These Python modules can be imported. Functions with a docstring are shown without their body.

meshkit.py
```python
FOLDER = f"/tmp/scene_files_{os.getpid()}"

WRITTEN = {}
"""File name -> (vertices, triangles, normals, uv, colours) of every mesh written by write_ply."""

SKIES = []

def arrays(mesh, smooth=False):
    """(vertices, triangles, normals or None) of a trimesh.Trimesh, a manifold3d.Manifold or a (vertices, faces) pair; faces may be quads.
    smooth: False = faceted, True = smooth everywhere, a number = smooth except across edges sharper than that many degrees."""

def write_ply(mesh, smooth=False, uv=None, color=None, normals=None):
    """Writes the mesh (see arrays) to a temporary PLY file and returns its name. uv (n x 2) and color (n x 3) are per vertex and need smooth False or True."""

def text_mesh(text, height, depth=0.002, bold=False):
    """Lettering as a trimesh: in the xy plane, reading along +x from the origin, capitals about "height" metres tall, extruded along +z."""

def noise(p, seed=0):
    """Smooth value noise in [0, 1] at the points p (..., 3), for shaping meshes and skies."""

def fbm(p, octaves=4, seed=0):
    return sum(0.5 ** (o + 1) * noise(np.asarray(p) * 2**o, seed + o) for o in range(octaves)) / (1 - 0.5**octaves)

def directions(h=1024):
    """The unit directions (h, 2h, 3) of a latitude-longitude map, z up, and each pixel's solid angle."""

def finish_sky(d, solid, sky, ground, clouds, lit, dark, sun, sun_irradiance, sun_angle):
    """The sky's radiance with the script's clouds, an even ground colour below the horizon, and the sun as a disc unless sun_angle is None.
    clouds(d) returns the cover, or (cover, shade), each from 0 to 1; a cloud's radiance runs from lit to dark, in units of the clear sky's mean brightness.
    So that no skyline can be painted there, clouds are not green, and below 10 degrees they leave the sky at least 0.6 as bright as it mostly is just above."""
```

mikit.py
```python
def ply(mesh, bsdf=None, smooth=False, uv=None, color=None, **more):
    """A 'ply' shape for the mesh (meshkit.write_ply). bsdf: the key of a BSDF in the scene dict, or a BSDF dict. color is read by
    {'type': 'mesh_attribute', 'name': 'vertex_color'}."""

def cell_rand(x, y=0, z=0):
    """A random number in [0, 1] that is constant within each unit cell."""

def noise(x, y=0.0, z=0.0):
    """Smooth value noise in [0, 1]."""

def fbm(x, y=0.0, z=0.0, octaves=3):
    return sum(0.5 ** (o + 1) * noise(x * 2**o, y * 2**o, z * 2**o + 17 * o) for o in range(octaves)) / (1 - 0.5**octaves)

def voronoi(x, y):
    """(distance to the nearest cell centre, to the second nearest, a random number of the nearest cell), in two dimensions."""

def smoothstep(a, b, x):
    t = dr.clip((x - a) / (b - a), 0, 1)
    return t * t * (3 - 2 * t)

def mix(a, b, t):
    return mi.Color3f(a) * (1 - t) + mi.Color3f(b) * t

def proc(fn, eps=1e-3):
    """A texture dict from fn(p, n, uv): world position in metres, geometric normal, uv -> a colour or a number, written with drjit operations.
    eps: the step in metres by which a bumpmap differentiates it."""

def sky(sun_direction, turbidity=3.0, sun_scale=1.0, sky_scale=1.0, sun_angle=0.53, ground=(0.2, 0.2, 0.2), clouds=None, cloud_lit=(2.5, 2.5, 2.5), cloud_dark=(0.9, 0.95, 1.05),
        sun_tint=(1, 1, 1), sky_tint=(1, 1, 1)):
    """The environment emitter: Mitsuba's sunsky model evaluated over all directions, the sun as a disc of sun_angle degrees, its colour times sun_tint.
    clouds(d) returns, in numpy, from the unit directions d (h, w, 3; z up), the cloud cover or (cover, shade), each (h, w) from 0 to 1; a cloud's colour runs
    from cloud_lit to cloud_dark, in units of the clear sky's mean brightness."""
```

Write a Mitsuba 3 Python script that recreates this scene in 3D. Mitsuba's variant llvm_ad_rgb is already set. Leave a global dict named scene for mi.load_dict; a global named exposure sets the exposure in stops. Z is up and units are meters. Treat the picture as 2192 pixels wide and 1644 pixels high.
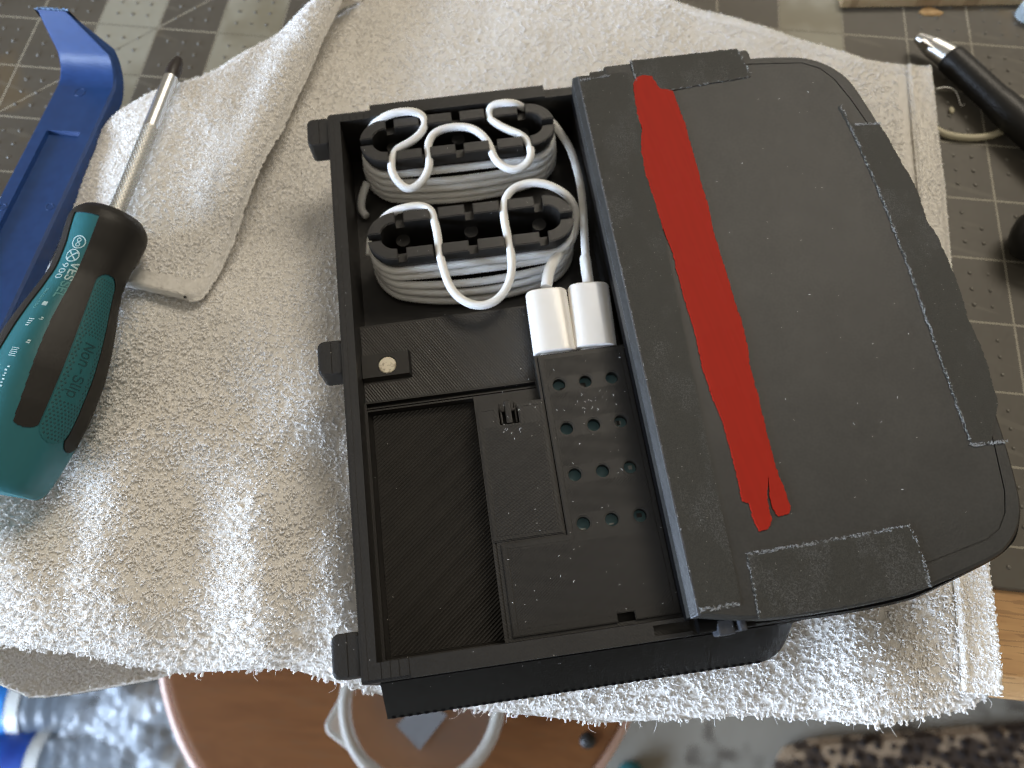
import math
import numpy as np
import trimesh
import drjit as dr
import mitsuba as mi
import manifold3d as m3
import shapely
from shapely.geometry import Polygon, LineString, Point
import mikit
import meshkit
from mikit import proc, noise, fbm, voronoi, smoothstep, mix, cell_rand

T = mi.ScalarTransform4f
scene, labels = {}, {}
rng = np.random.default_rng(7)

# ------------------------------------------------------------------ camera, light, exposure
RGT = np.array([0.9935971526627141, 0.11254890306939194, -0.009871303785405319])
DWN = np.array([0.10063084122412527, -0.9213214400647135, -0.3755532423926162])
FWD = np.array([-0.051362749294328304, 0.3721552747106494, -0.9267482503301363])
CAM, FPX = np.array([0, 0, 0.23009277]), 1605.05
exposure = 0.0
scene['camera'] = {'type': 'thinlens', 'fov': 2 * math.degrees(math.atan(1096 / FPX)), 'fov_axis': 'x', 'near_clip': 0.005, 'far_clip': 30.0,
                   'aperture_radius': 0.00115, 'focus_distance': 0.200,
                   'to_world': T().look_at(origin=CAM.tolist(), target=(CAM + FWD).tolist(), up=(-DWN).tolist())}
scene['room_light'] = {'type': 'constant', 'radiance': {'type': 'rgb', 'value': [0.345, 0.315, 0.265]}}


def rect_light(key, c, target, w, h, rad, label, cat):
    c, t = np.array(c, float), np.array(target, float)
    n = (t - c) / np.linalg.norm(t - c)
    a = np.cross([0, 0, 1.0], n)
    a /= np.linalg.norm(a)
    b = np.cross(n, a)
    v = np.array([c - a * w / 2 - b * h / 2, c + a * w / 2 - b * h / 2, c + a * w / 2 + b * h / 2, c - a * w / 2 + b * h / 2])
    scene[key] = mikit.ply((v, np.array([[0, 1, 2], [0, 2, 3]])), {'type': 'diffuse'}, emitter={'type': 'area', 'radiance': {'type': 'rgb', 'value': rad}})
    labels[key] = {'label': label, 'category': cat}


rect_light('window', (-1.9, -1.05, 0.42), (0, 0.1, 0), 1.9, 0.8, [18.5, 22.8, 29.5], 'bright daylight window pane to the left of the work table', 'window')
rect_light('ceiling_lamp', (0.55, 1.25, 1.65), (0, 0.1, 0), 1.0, 0.6, [10.2, 9.1, 7.4], 'broad warm ceiling lamp above the far side of the table', 'lamp')


# ------------------------------------------------------------------ helpers
def at(px, py, z):
    d = RGT * (px - 1096) / FPX + DWN * (py - 822) / FPX + FWD
    return CAM + d * ((CAM[2] - z) / -d[2])


ANG = math.radians(14.45)
U3, W3 = np.array([math.cos(ANG), math.sin(ANG), 0]), np.array([-math.sin(ANG), math.cos(ANG), 0])
ORG = at(806, 1419, 0.04) * [1, 1, 0]


def arr(mesh):
    if hasattr(mesh, 'to_mesh'):
        m = mesh.to_mesh()
        return np.array(m.vert_properties[:, :3], float), np.array(m.tri_verts, int)
    if isinstance(mesh, (tuple, list)):
        v, f = np.asarray(mesh[0], float), np.asarray(mesh[1], int)
        return v, (np.vstack([f[:, [0, 1, 2]], f[:, [0, 2, 3]]]) if f.shape[1] == 4 else f)
    return np.array(mesh.vertices, float), np.array(mesh.faces, int)


def cat(ms):
    vs, fs, n = [], [], 0
    for m in ms:
        v, f = arr(m)
        vs.append(v)
        fs.append(f + n)
        n += len(v)
    return np.vstack(vs), np.vstack(fs)


def dev(mesh):
    """case millimetres (u across, v along, z up) -> world metres"""
    v, f = arr(mesh)
    v = v * 0.001
    return ORG + v[:, :1] * U3 + v[:, 1:2] * W3 + v[:, 2:] * [0, 0, 1.0], f


def dpt(u, v, z):
    return ORG + U3 * u * 0.001 + W3 * v * 0.001 + np.array([0, 0, z * 0.001])


def number(key):
    if key not in scene and not any(k.startswith(key + '__') for k in scene) and key not in labels:
        return key
    for i in range(1, 1000):
        k = f'{key}_{i:03d}'
        if k not in scene and k not in labels and not any(q.startswith(k + '__') for q in scene):
            return k


def add(key, mesh, bsdf, label=None, cat_=None, group=None, kind=None, smooth=30, **more):
    key = number(key)
    scene[key] = mikit.ply(mesh if isinstance(mesh, trimesh.Trimesh) else arr(mesh), bsdf, smooth=smooth, **more)
    tag(key, label, cat_, group, kind)
    return key


def tag(key, label=None, cat_=None, group=None, kind=None):
    d = {k: v for k, v in (('label', label), ('category', cat_), ('group', group), ('kind', kind)) if v}
    if d:
        labels[key] = {**labels.get(key, {}), **d}


def ext(poly, z0, z1):
    """shapely polygon (may have holes) -> manifold slab"""
    rings = []
    for g in getattr(poly, 'geoms', [poly]):
        if g.is_empty:
            continue
        g = shapely.geometry.polygon.orient(g)
        rings += [list(g.exterior.coords)[:-1]] + [list(r.coords)[:-1] for r in g.interiors]
    return m3.Manifold.extrude(m3.CrossSection(rings, m3.FillRule.EvenOdd), z1 - z0).translate((0, 0, z0))


def box(u0, u1, v0, v1, z0, z1):
    return m3.Manifold.cube((u1 - u0, v1 - v0, z1 - z0)).translate((u0, v0, z0))


def hullp(p):
    return m3.Manifold.hull_points(np.asarray(p, float))


def corners(poly, z):
    return [(x, y, z) for x, y in poly]


def rrect(u0, u1, v0, v1, r, n=6):
    return shapely.box(u0 + r, v0 + r, u1 - r, v1 - r).buffer(r, quad_segs=n) if r > 0 else shapely.box(u0, v0, u1, v1)


def rbox(u0, u1, v0, v1, z0, z1, r=1.0, c=0.3):
    """block with rounded vertical edges and chamfered top and bottom edges"""
    p = []
    for z, i in ((z0, c), (z0 + c, 0), (z1 - c, 0), (z1 - c * 0.3, c * 0.3), (z1, c)):
        p += corners(rrect(u0 + i, u1 - i, v0 + i, v1 - i, max(r - i, 0.02), 4).exterior.coords, z)
    return hullp(p)


def cyl(u, v, z0, z1, r, r2=None, n=32):
    return m3.Manifold.cylinder(z1 - z0, r, r if r2 is None else r2, n).translate((u, v, z0))


def spline(pts, n, closed=False):
    from scipy.interpolate import CubicSpline
    p = np.asarray(pts, float)
    if closed:
        p = np.vstack([p, p[:1]])
    d = np.r_[0, np.cumsum(np.linalg.norm(np.diff(p, axis=0), axis=1) ** 0.7)]
    return CubicSpline(d, p, bc_type='periodic' if closed else 'natural')(np.linspace(0, d[-1], n))


def tube(pts, r, sides=12, caps=True, closed=False):
    p = np.asarray(pts, float)
    n = len(p)
    r = np.broadcast_to(r, (n,))
    t = np.gradient(p, axis=0)
    if closed:
        t = np.roll(p, -1, 0) - np.roll(p, 1, 0)
    t /= np.linalg.norm(t, axis=1, keepdims=True) + 1e-15
    a = np.zeros_like(p)
    x = np.cross(t[0], [0.12, 0.3, 1])
    for i in range(n):
        x = x - t[i] * (x @ t[i])
        x /= np.linalg.norm(x) + 1e-15
        a[i] = x
    b = np.cross(t, a)
    g = np.arange(sides) * 2 * np.pi / sides
    v = (p[:, None] + r[:, None, None] * (np.cos(g)[None, :, None] * a[:, None] + np.sin(g)[None, :, None] * b[:, None])).reshape(-1, 3)
    m = n if closed else n - 1
    i, j = np.meshgrid(np.arange(m), np.arange(sides), indexing='ij')
    i2, j2 = (i + 1) % n, (j + 1) % sides
    q = np.stack([i * sides + j, i * sides + j2, i2 * sides + j2, i2 * sides + j], -1).reshape(-1, 4)
    f = np.vstack([q[:, [0, 1, 2]], q[:, [0, 2, 3]]])
    if caps and not closed:
        v = np.vstack([v, p[:1], p[-1:]])
        k = np.arange(sides)
        f = np.vstack([f, np.stack([k * 0 + len(v) - 2, (k + 1) % sides, k], 1), np.stack([k * 0 + len(v) - 1, (n - 1) * sides + k, (n - 1) * sides + (k + 1) % sides], 1)])
    return v, f


def lathe(axis0, axis1, prof, sides=48, up=(0, 0, 1)):
    """surface of revolution: prof rows (distance along the axis from axis0, radius)"""
    a0, a1 = np.asarray(axis0, float), np.asarray(axis1, float)
    t = (a1 - a0) / np.linalg.norm(a1 - a0)
    prof = np.asarray(prof, float)
    p = a0 + prof[:, :1] * t
    x = np.cross(t, up if abs(np.dot(t, up)) < 0.95 else (0, 1, 0))
    x /= np.linalg.norm(x)
    y = np.cross(x, t)
    g = np.arange(sides) * 2 * np.pi / sides
    v = (p[:, None] + prof[:, 1][:, None, None] * (np.cos(g)[None, :, None] * x + np.sin(g)[None, :, None] * y)).reshape(-1, 3)
    n = len(p)
    i, j = np.meshgrid(np.arange(n - 1), np.arange(sides), indexing='ij')
    q = np.stack([i * sides + j, i * sides + (j + 1) % sides, (i + 1) * sides + (j + 1) % sides, (i + 1) * sides + j], -1).reshape(-1, 4)
    return v, np.vstack([q[:, [0, 2, 1]], q[:, [0, 3, 2]]])


# ------------------------------------------------------------------ materials
def bsdf(key, d):
    scene[key] = d
    return key


def rgb(*c):
    return {'type': 'rgb', 'value': list(c)}


def pr(color, rough=0.5, spec=0.5, **more):
    return {'type': 'principled', 'base_color': rgb(*color) if isinstance(color, tuple) else color, 'roughness': rough, 'specular': spec, **more}


def bumped(d, fn, eps=1e-4):
    return {'type': 'bumpmap', 'arbitrary': proc(fn, eps), 'scale': 1.0, 'bsdf': d}


def two(d):
    return {'type': 'twosided', 'bsdf': d}


CA, SA, OX, OY = math.cos(ANG), math.sin(ANG), float(ORG[0]), float(ORG[1])


def uv_mm(p):
    x, y = (p.x - OX) * 1000, (p.y - OY) * 1000
    return x * CA + y * SA, y * CA - x * SA


def lines(pitch, deg, amp, grain=0.03):
    c, s = math.cos(math.radians(deg)), math.sin(math.radians(deg))

    def fn(p, n, uv):
        u, v = uv_mm(p)
        t = (u * c + v * s) / pitch
        h = dr.abs(dr.sin(t * math.pi))
        return (amp * h + grain * fbm(u * 3.1, v * 3.1, p.z * 3000, 2) * (amp > 0) + 0.02 * noise(u * 0.5, v * 0.5, 3.0)) * 1e-3
    return fn


def specks(base, amount, lint=(0.55, 0.53, 0.5), seed=0.0, blot=0.25):
    def fn(p, n, uv):
        u, v = uv_mm(p)
        d, d2, r = voronoi(u * 0.55 + seed, v * 0.55 + p.z * 300 + seed)
        w = dr.select((d < 0.05 + 0.06 * r) & (r < amount), 0.8, 0.0)
        k = 1 + blot * (fbm(u * 0.11 + seed, v * 0.11, 2.0, 4) - 0.5) * 2 + 0.25 * (noise(u * 2.3, v * 2.3, 1.0) - 0.5)
        return mix(mi.Color3f(*base) * k, lint, w)
    return fn


BLK = (0.0105, 0.0091, 0.0076)
bsdf('print_plain', bumped(pr(proc(specks(BLK, 0.03)), 0.48), lines(0.6, 45, 0.02)))
bsdf('print_diag', bumped(pr(proc(specks((0.016, 0.014, 0.0118), 0.01, seed=4.0)), 0.42), lines(0.5, -45, 0.0)))
bsdf('print_diag_b', bumped(pr(proc(specks(BLK, 0.05, seed=9.0)), 0.45), lines(0.75, 32, 0.02)))
bsdf('print_cover', bumped(pr(proc(specks(BLK, 0.04, seed=13.0)), 0.46), lines(0.6, -45, 0.02)))
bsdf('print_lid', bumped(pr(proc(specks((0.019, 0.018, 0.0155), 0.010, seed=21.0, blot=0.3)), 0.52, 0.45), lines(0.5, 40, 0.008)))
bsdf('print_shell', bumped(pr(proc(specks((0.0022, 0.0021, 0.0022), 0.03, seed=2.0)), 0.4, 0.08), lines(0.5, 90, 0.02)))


def tape_bump(p, n, uv):
    u, v = uv_mm(p)
    return (0.05 * noise(u * 4.2, v * 4.2, 1.0) + 0.05 * noise(u * 8, v * 8, 5.0) + 0.05 * fbm(u * 0.9, v * 0.9, 2.0, 3)) * 1e-3


def tape_color(p, n, uv):
    u, v = uv_mm(p)
    grain = noise(u * 5, v * 5, 2.0) * 0.6 + noise(u * 9, v * 9, 8.0) * 0.4
    worn = smoothstep(0.5, 0.75, fbm(u * 0.16 + 7, v * 0.09, 4.0, 4)) * smoothstep(0.45, 0.8, grain)
    c = mix((0.013, 0.0125, 0.0095), (0.036, 0.034, 0.027), grain)
    d, d2, r = voronoi(u * 0.8, v * 0.8)
    c = mix(c, (0.30, 0.30, 0.31), 0.13 * worn)
    return mix(c, (0.5, 0.48, 0.44), dr.select((d < 0.06) & (r < 0.06), 0.7, 0.0))


bsdf('cloth_tape', bumped(pr(proc(tape_color), 0.62, 0.4), tape_bump))
bsdf('tape_fray', {'type': 'diffuse', 'reflectance': rgb(0.34, 0.34, 0.33)})


def brush(p, n, uv):
    u, v = uv_mm(p)
    return (0.006 * noise((u + v * 0.10) * 5.0, v * 0.22, 1.0) + 0.004 * noise((u + v * 0.1) * 11.0, v * 0.5, 3.0)) * 1e-3


bsdf('red_markup', bumped(pr(proc(lambda p, n, uv: mix((0.30, 0.013, 0.0045), (0.275, 0.0125, 0.004), noise((uv_mm(p)[0] + uv_mm(p)[1] * 0.1) * 2.2, uv_mm(p)[1] * 0.12, 5.0))), 0.62, 0.15), brush))  # flat red of the digital markup stroke
bsdf('spool_black', bumped(pr(proc(specks((0.014, 0.0125, 0.011), 0.04, seed=31.0)), 0.42), lines(0.55, -40, 0.05)))
bsdf('bevel_worn_sheen', bumped(pr(proc(specks((0.040, 0.043, 0.050), 0.2, (0.4, 0.4, 0.42), 3.0, 0.6)), 0.42, 0.5), tape_bump))  # scuffed plastic, bluish window reflection put into the base colour
bsdf('magnet_metal', {'type': 'principled', 'base_color': proc(lambda p, n, uv: mix((0.78, 0.72, 0.58), (0.45, 0.38, 0.28), smoothstep(0.5, 0.75, fbm(p.x * 1400, p.y * 1400, 1.0, 3)))), 'metallic': 0.7, 'roughness': 0.42})
bsdf('board_teal', pr(proc(lambda p, n, uv: mix((0.12, 0.27, 0.32), (0.20, 0.36, 0.41), noise(p.x * 500, p.y * 500))), 0.45))
bsdf('chip_white', pr((0.6, 0.6, 0.58), 0.5))
bsdf('chip_dark', pr((0.02, 0.02, 0.02), 0.35))
bsdf('cable_white', pr((0.74, 0.735, 0.71), 0.42, 0.4))
bsdf('plug_white', pr((0.78, 0.76, 0.72), 0.2, 0.5, clearcoat=0.5, clearcoat_gloss=0.9))
bsdf('plug_metal', {'type': 'roughconductor', 'alpha': 0.2, 'specular_reflectance': rgb(0.7, 0.7, 0.7)})

# ------------------------------------------------------------------ the setting: floor
bsdf('concrete', pr(proc(lambda p, n, uv: mix(mix((0.19, 0.175, 0.145), (0.33, 0.31, 0.26), fbm(p.x * 9, p.y * 9, 1.0, 5)), (0.12, 0.105, 0.085), smoothstep(0.62, 0.75, fbm(p.x * 22, p.y * 22, 6.0, 3)))), 0.7, 0.3))
fx = trimesh.creation.box((3.4, 3.0, 0.04))
fx.apply_translation((0, 0.3, -0.77))
add('floor', fx, 'concrete', 'stained grey concrete floor under the table', kind='structure')

# ------------------------------------------------------------------ work table and cutting mat
def wood(c0, c1, fx, fy, seed=0.0):
    def fn(p, n, uv):
        w = fbm(p.x * fx * 0.25 + seed, p.y * fy * 0.25, p.z * 40, 3)
        g = fbm(p.x * fx + 6 * w, p.y * fy + seed, p.z * 90, 4)
        pores = smoothstep(0.68, 0.8, noise(p.x * fx * 2.4, p.y * fy * 5.0, seed))
        return mix(mix(c0, c1, g), (0.16, 0.075, 0.03), 0.4 * pores)
    return fn


bsdf('pine', pr(proc(wood((0.36, 0.19, 0.075), (0.56, 0.34, 0.15), 60, 500)), 0.4))
bsdf('dark_leg', pr((0.06, 0.05, 0.04), 0.5))
TZ = -0.002
top = hullp([(x, y, z) for x, y, z in ((-0.75, 0.0155, -0.005), (0.75, 0.0155, -0.005), (-0.75, 0.014, -0.008), (0.75, 0.014, -0.008), (-0.75, 0.014, -0.028), (0.75, 0.014, -0.028), (-0.75, 0.017, -0.032), (0.75, 0.017, -0.032),
                                      (-0.75, 0.75, -0.002), (0.75, 0.75, -0.002), (-0.75, 0.75, -0.032), (0.75, 0.75, -0.032), (-0.75, 0.019, TZ), (0.75, 0.019, TZ))])
add('work_table__top', top, 'pine')
for x in (-0.68, 0.68):
    for y in (0.1, 0.68):
        lg = trimesh.creation.box((0.06, 0.06, 0.716))
        lg.apply_translation((x, y, -0.392))
        add('work_table__leg', lg, 'dark_leg')
tag('work_table', 'light orange wooden work table edge showing below the grey mat', 'table')

GX, GY, GS = -0.22665, 0.23387, 0.0254


def mat_color(p, n, uv):
    x, y = (p.x - GX) / GS, (GY - p.y) / GS
    i = dr.floor(x)
    strip = dr.select((dr.abs(i - 1) < 0.1) | (dr.abs(i - 3) < 0.1) | (dr.abs(i - 12) < 0.1), 1.0, 0.0)
    grey = mix((0.075, 0.067, 0.054), (0.098, 0.089, 0.073), fbm(p.x * 60, p.y * 60, 1.0, 4))
    stain = smoothstep(0.5, 0.8, fbm(p.x * 45 + 9, p.y * 45, 3.0, 4))
    pale = mix((0.29, 0.285, 0.235), (0.21, 0.195, 0.145), stain)
    scratch = smoothstep(0.80, 0.9, noise(p.x * 90 + p.y * 320, p.y * 60 - p.x * 30, 2.0))
    c = mix(grey, pale, strip)
    c = mix(c, mix((0.14, 0.10, 0.05), (0.2, 0.19, 0.15), strip), 0.5 * smoothstep(0.66, 0.78, fbm(p.x * 26 + 3, p.y * 26, 7.0, 4)))
    c = mix(c, (0.17, 0.16, 0.13), 0.25 * scratch * (1 - strip))
    d1 = dr.minimum(dr.abs(x - dr.round(x)), dr.abs(y - dr.round(y)))
    diag = dr.abs((p.x + 0.22665) - (p.y - 0.1835)) / GS * 0.707
    wide = 0.012 + 0.006 * noise(p.x * 700, p.y * 700, 4.0)
    ln = dr.select((d1 < wide) | ((diag < wide * 0.9) & (x < 4)), 1.0, 0.0)
    lc = mix((0.34, 0.32, 0.26), (0.13, 0.12, 0.095), strip)
    return mix(c, lc, ln * 0.7)


bsdf('mat_vinyl', bumped(pr(proc(mat_color), 0.5, 0.4), lambda p, n, uv: 4e-5 * fbm(p.x * 900, p.y * 900, 1.0, 3)))
bsdf('mat_dot', pr((0.13, 0.122, 0.105), 0.25, 0.6))
matm = hullp([(x, y, z) for x in (-0.5, 0.5) for y, z in ((0.043, -0.0018), (0.0434, -0.0002), (0.0438, 0.0), (0.62, 0.0), (0.62, -0.0018))])
add('cutting_mat__sheet', matm, 'mat_vinyl', smooth=False)
dots = []
ico = trimesh.creation.icosphere(1, 1.0)
for i in range(-3, 19):
    for j in range(-4, 9):
        for a in (0.25, 0.5, 0.75):
            for b in (0.25, 0.5, 0.75):
                x, y = GX + (i + a) * GS, GY - (j + b) * GS
                if y < 0.047 or y > 0.33 or (-0.10 < x < 0.125):
                    continue
                if rng.random() < 0.06:
                    continue
                v = ico.vertices * [0.00075, 0.00075, 0.0006] * rng.uniform(0.8, 1.1) + [x + rng.normal(0, 1e-4), y + rng.normal(0, 1e-4), 0]
                dots.append((v, ico.faces))
add('cutting_mat__embossed_dot', cat(dots), 'mat_dot', kind='stuff', smooth=True)
tag('cutting_mat', 'grey cutting mat with pale inch grid lines and two lighter bands', 'cutting mat')

# ------------------------------------------------------------------ towel
bsdf('towel_ground', {'type': 'twosided', 'bsdf': bumped({'type': 'diffuse', 'reflectance': proc(lambda p, n, uv: mix((0.66, 0.63, 0.575), (0.78, 0.755, 0.71), fbm(p.x * 700, p.y * 700, p.z * 700, 2)))},
                                                         lambda p, n, uv: 6e-4 * fbm(p.x * 900, p.y * 900, p.z * 900, 2))})
bsdf('towel_loop', {'type': 'twosided', 'bsdf': {'type': 'diffuse', 'reflectance': rgb(0.90, 0.885, 0.86)}})


def hem_bump(p, n, uv):
    return (2.2e-4 * dr.abs(dr.sin(p.x * 1900 + 1.5 * noise(p.x * 200, p.y * 200))) * dr.abs(dr.sin(p.y * 1300)) + 2e-4 * fbm(p.x * 700, p.y * 700, 1.0, 2))


bsdf('towel_hem', {'type': 'twosided', 'bsdf': bumped({'type': 'diffuse', 'reflectance': proc(lambda p, n, uv: mix((0.70, 0.665, 0.60), (0.80, 0.77, 0.71), fbm(p.x * 500, p.y * 500, 1.0, 2)))}, hem_bump)})


def interp_curve(pts, s):
    p = np.asarray(pts, float)
    d = np.r_[0, np.cumsum(np.linalg.norm(np.diff(p, axis=0), axis=1))]
    d /= d[-1]
    return np.stack([np.interp(s, d, p[:, k]) for k in range(p.shape[1])], -1)


def by_x(pts, x):
    p = np.asarray(pts, float)
    return np.interp(x, p[:, 0], p[:, 1])


TOP = [(-0.32, 0.03), (-0.24, 0.10), (-0.202, 0.143), (-0.182, 0.161), (-0.168, 0.180), (-0.151, 0.191), (-0.119, 0.223), (-0.096, 0.246), (-0.07, 0.266), (-0.03, 0.274), (0.015, 0.268), (0.045, 0.2575), (0.063, 0.2525), (0.09, 0.2435), (0.107, 0.2372), (0.126, 0.2368), (0.1312, 0.2335)]
BOT = [(-0.32, 0.0), (-0.20, -0.004), (-0.145, -0.0055), (-0.124, -0.0052), (-0.100, -0.0075), (-0.066, -0.0022), (-0.032, -0.0075), (0.024, -0.0065), (0.067, 0.0005), (0.097, 0.0015), (0.122, 0.0085), (0.1275, 0.013)]


def sm(a, b, x):
    t = np.clip((x - a) / (b - a), 0, 1)
    return t * t * (3 - 2 * t)


def towel_z(x, y):
    p = np.stack([x * 22, y * 22, x * 0], -1)
    q = np.stack([x * 48 + 3, y * 30, x * 0 + 5], -1)
    z = 0.0095 + 0.006 * (meshkit.fbm(p, 2, 3) - 0.5) + 0.0045 * (meshkit.fbm(q, 2, 8) - 0.5)
    for (x0, y0, x1, y1, w, h) in ((-0.127, 0.052, -0.113, 0.006, 0.013, 0.0072), (-0.080, 0.040, -0.072, 0.004, 0.011, 0.0064), (-0.150, 0.02, -0.135, 0.0, 0.012, 0.006), (-0.117, 0.062, -0.085, 0.058, 0.010, 0.0025),
                                   (-0.052, 0.03, -0.045, 0.0, 0.011, 0.0058), (0.085, 0.03, 0.100, 0.004, 0.012, 0.005), (-0.10, 0.10, -0.075, 0.075, 0.012, 0.002)):
        dx, dy = x1 - x0, y1 - y0
        t = np.clip(((x - x0) * dx + (y - y0) * dy) / (dx * dx + dy * dy), 0, 1)
        d = np.hypot(x - x0 - t * dx, y - y0 - t * dy)
        z = z + h * np.exp(-(d / w) ** 2)
    z = 0.0095 + (z - 0.0095) * (1 - 0.6 * sm(0.13, 0.19, y) * sm(-0.09, -0.05, x))
    u = (x - OX) * CA + (y - OY) * SA
    v = (y - OY) * CA - (x - OX) * SA
    du = np.maximum(np.maximum(-0.003 - u, u - 0.11), 0)
    dv = np.maximum(np.maximum(-0.012 - v, v - 0.17), 0)
    m = 1 - sm(0.0, 0.014, np.hypot(du, dv))
    z = z * (1 - m) + 0.0095 * m
    dl = np.maximum(np.maximum(0.11 - u, u - 0.165), 0) + np.maximum(np.maximum(0.0 - v, v - 0.165), 0)
    z = np.minimum(z, 0.0135 + dl * 0.2)
    return z


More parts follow.
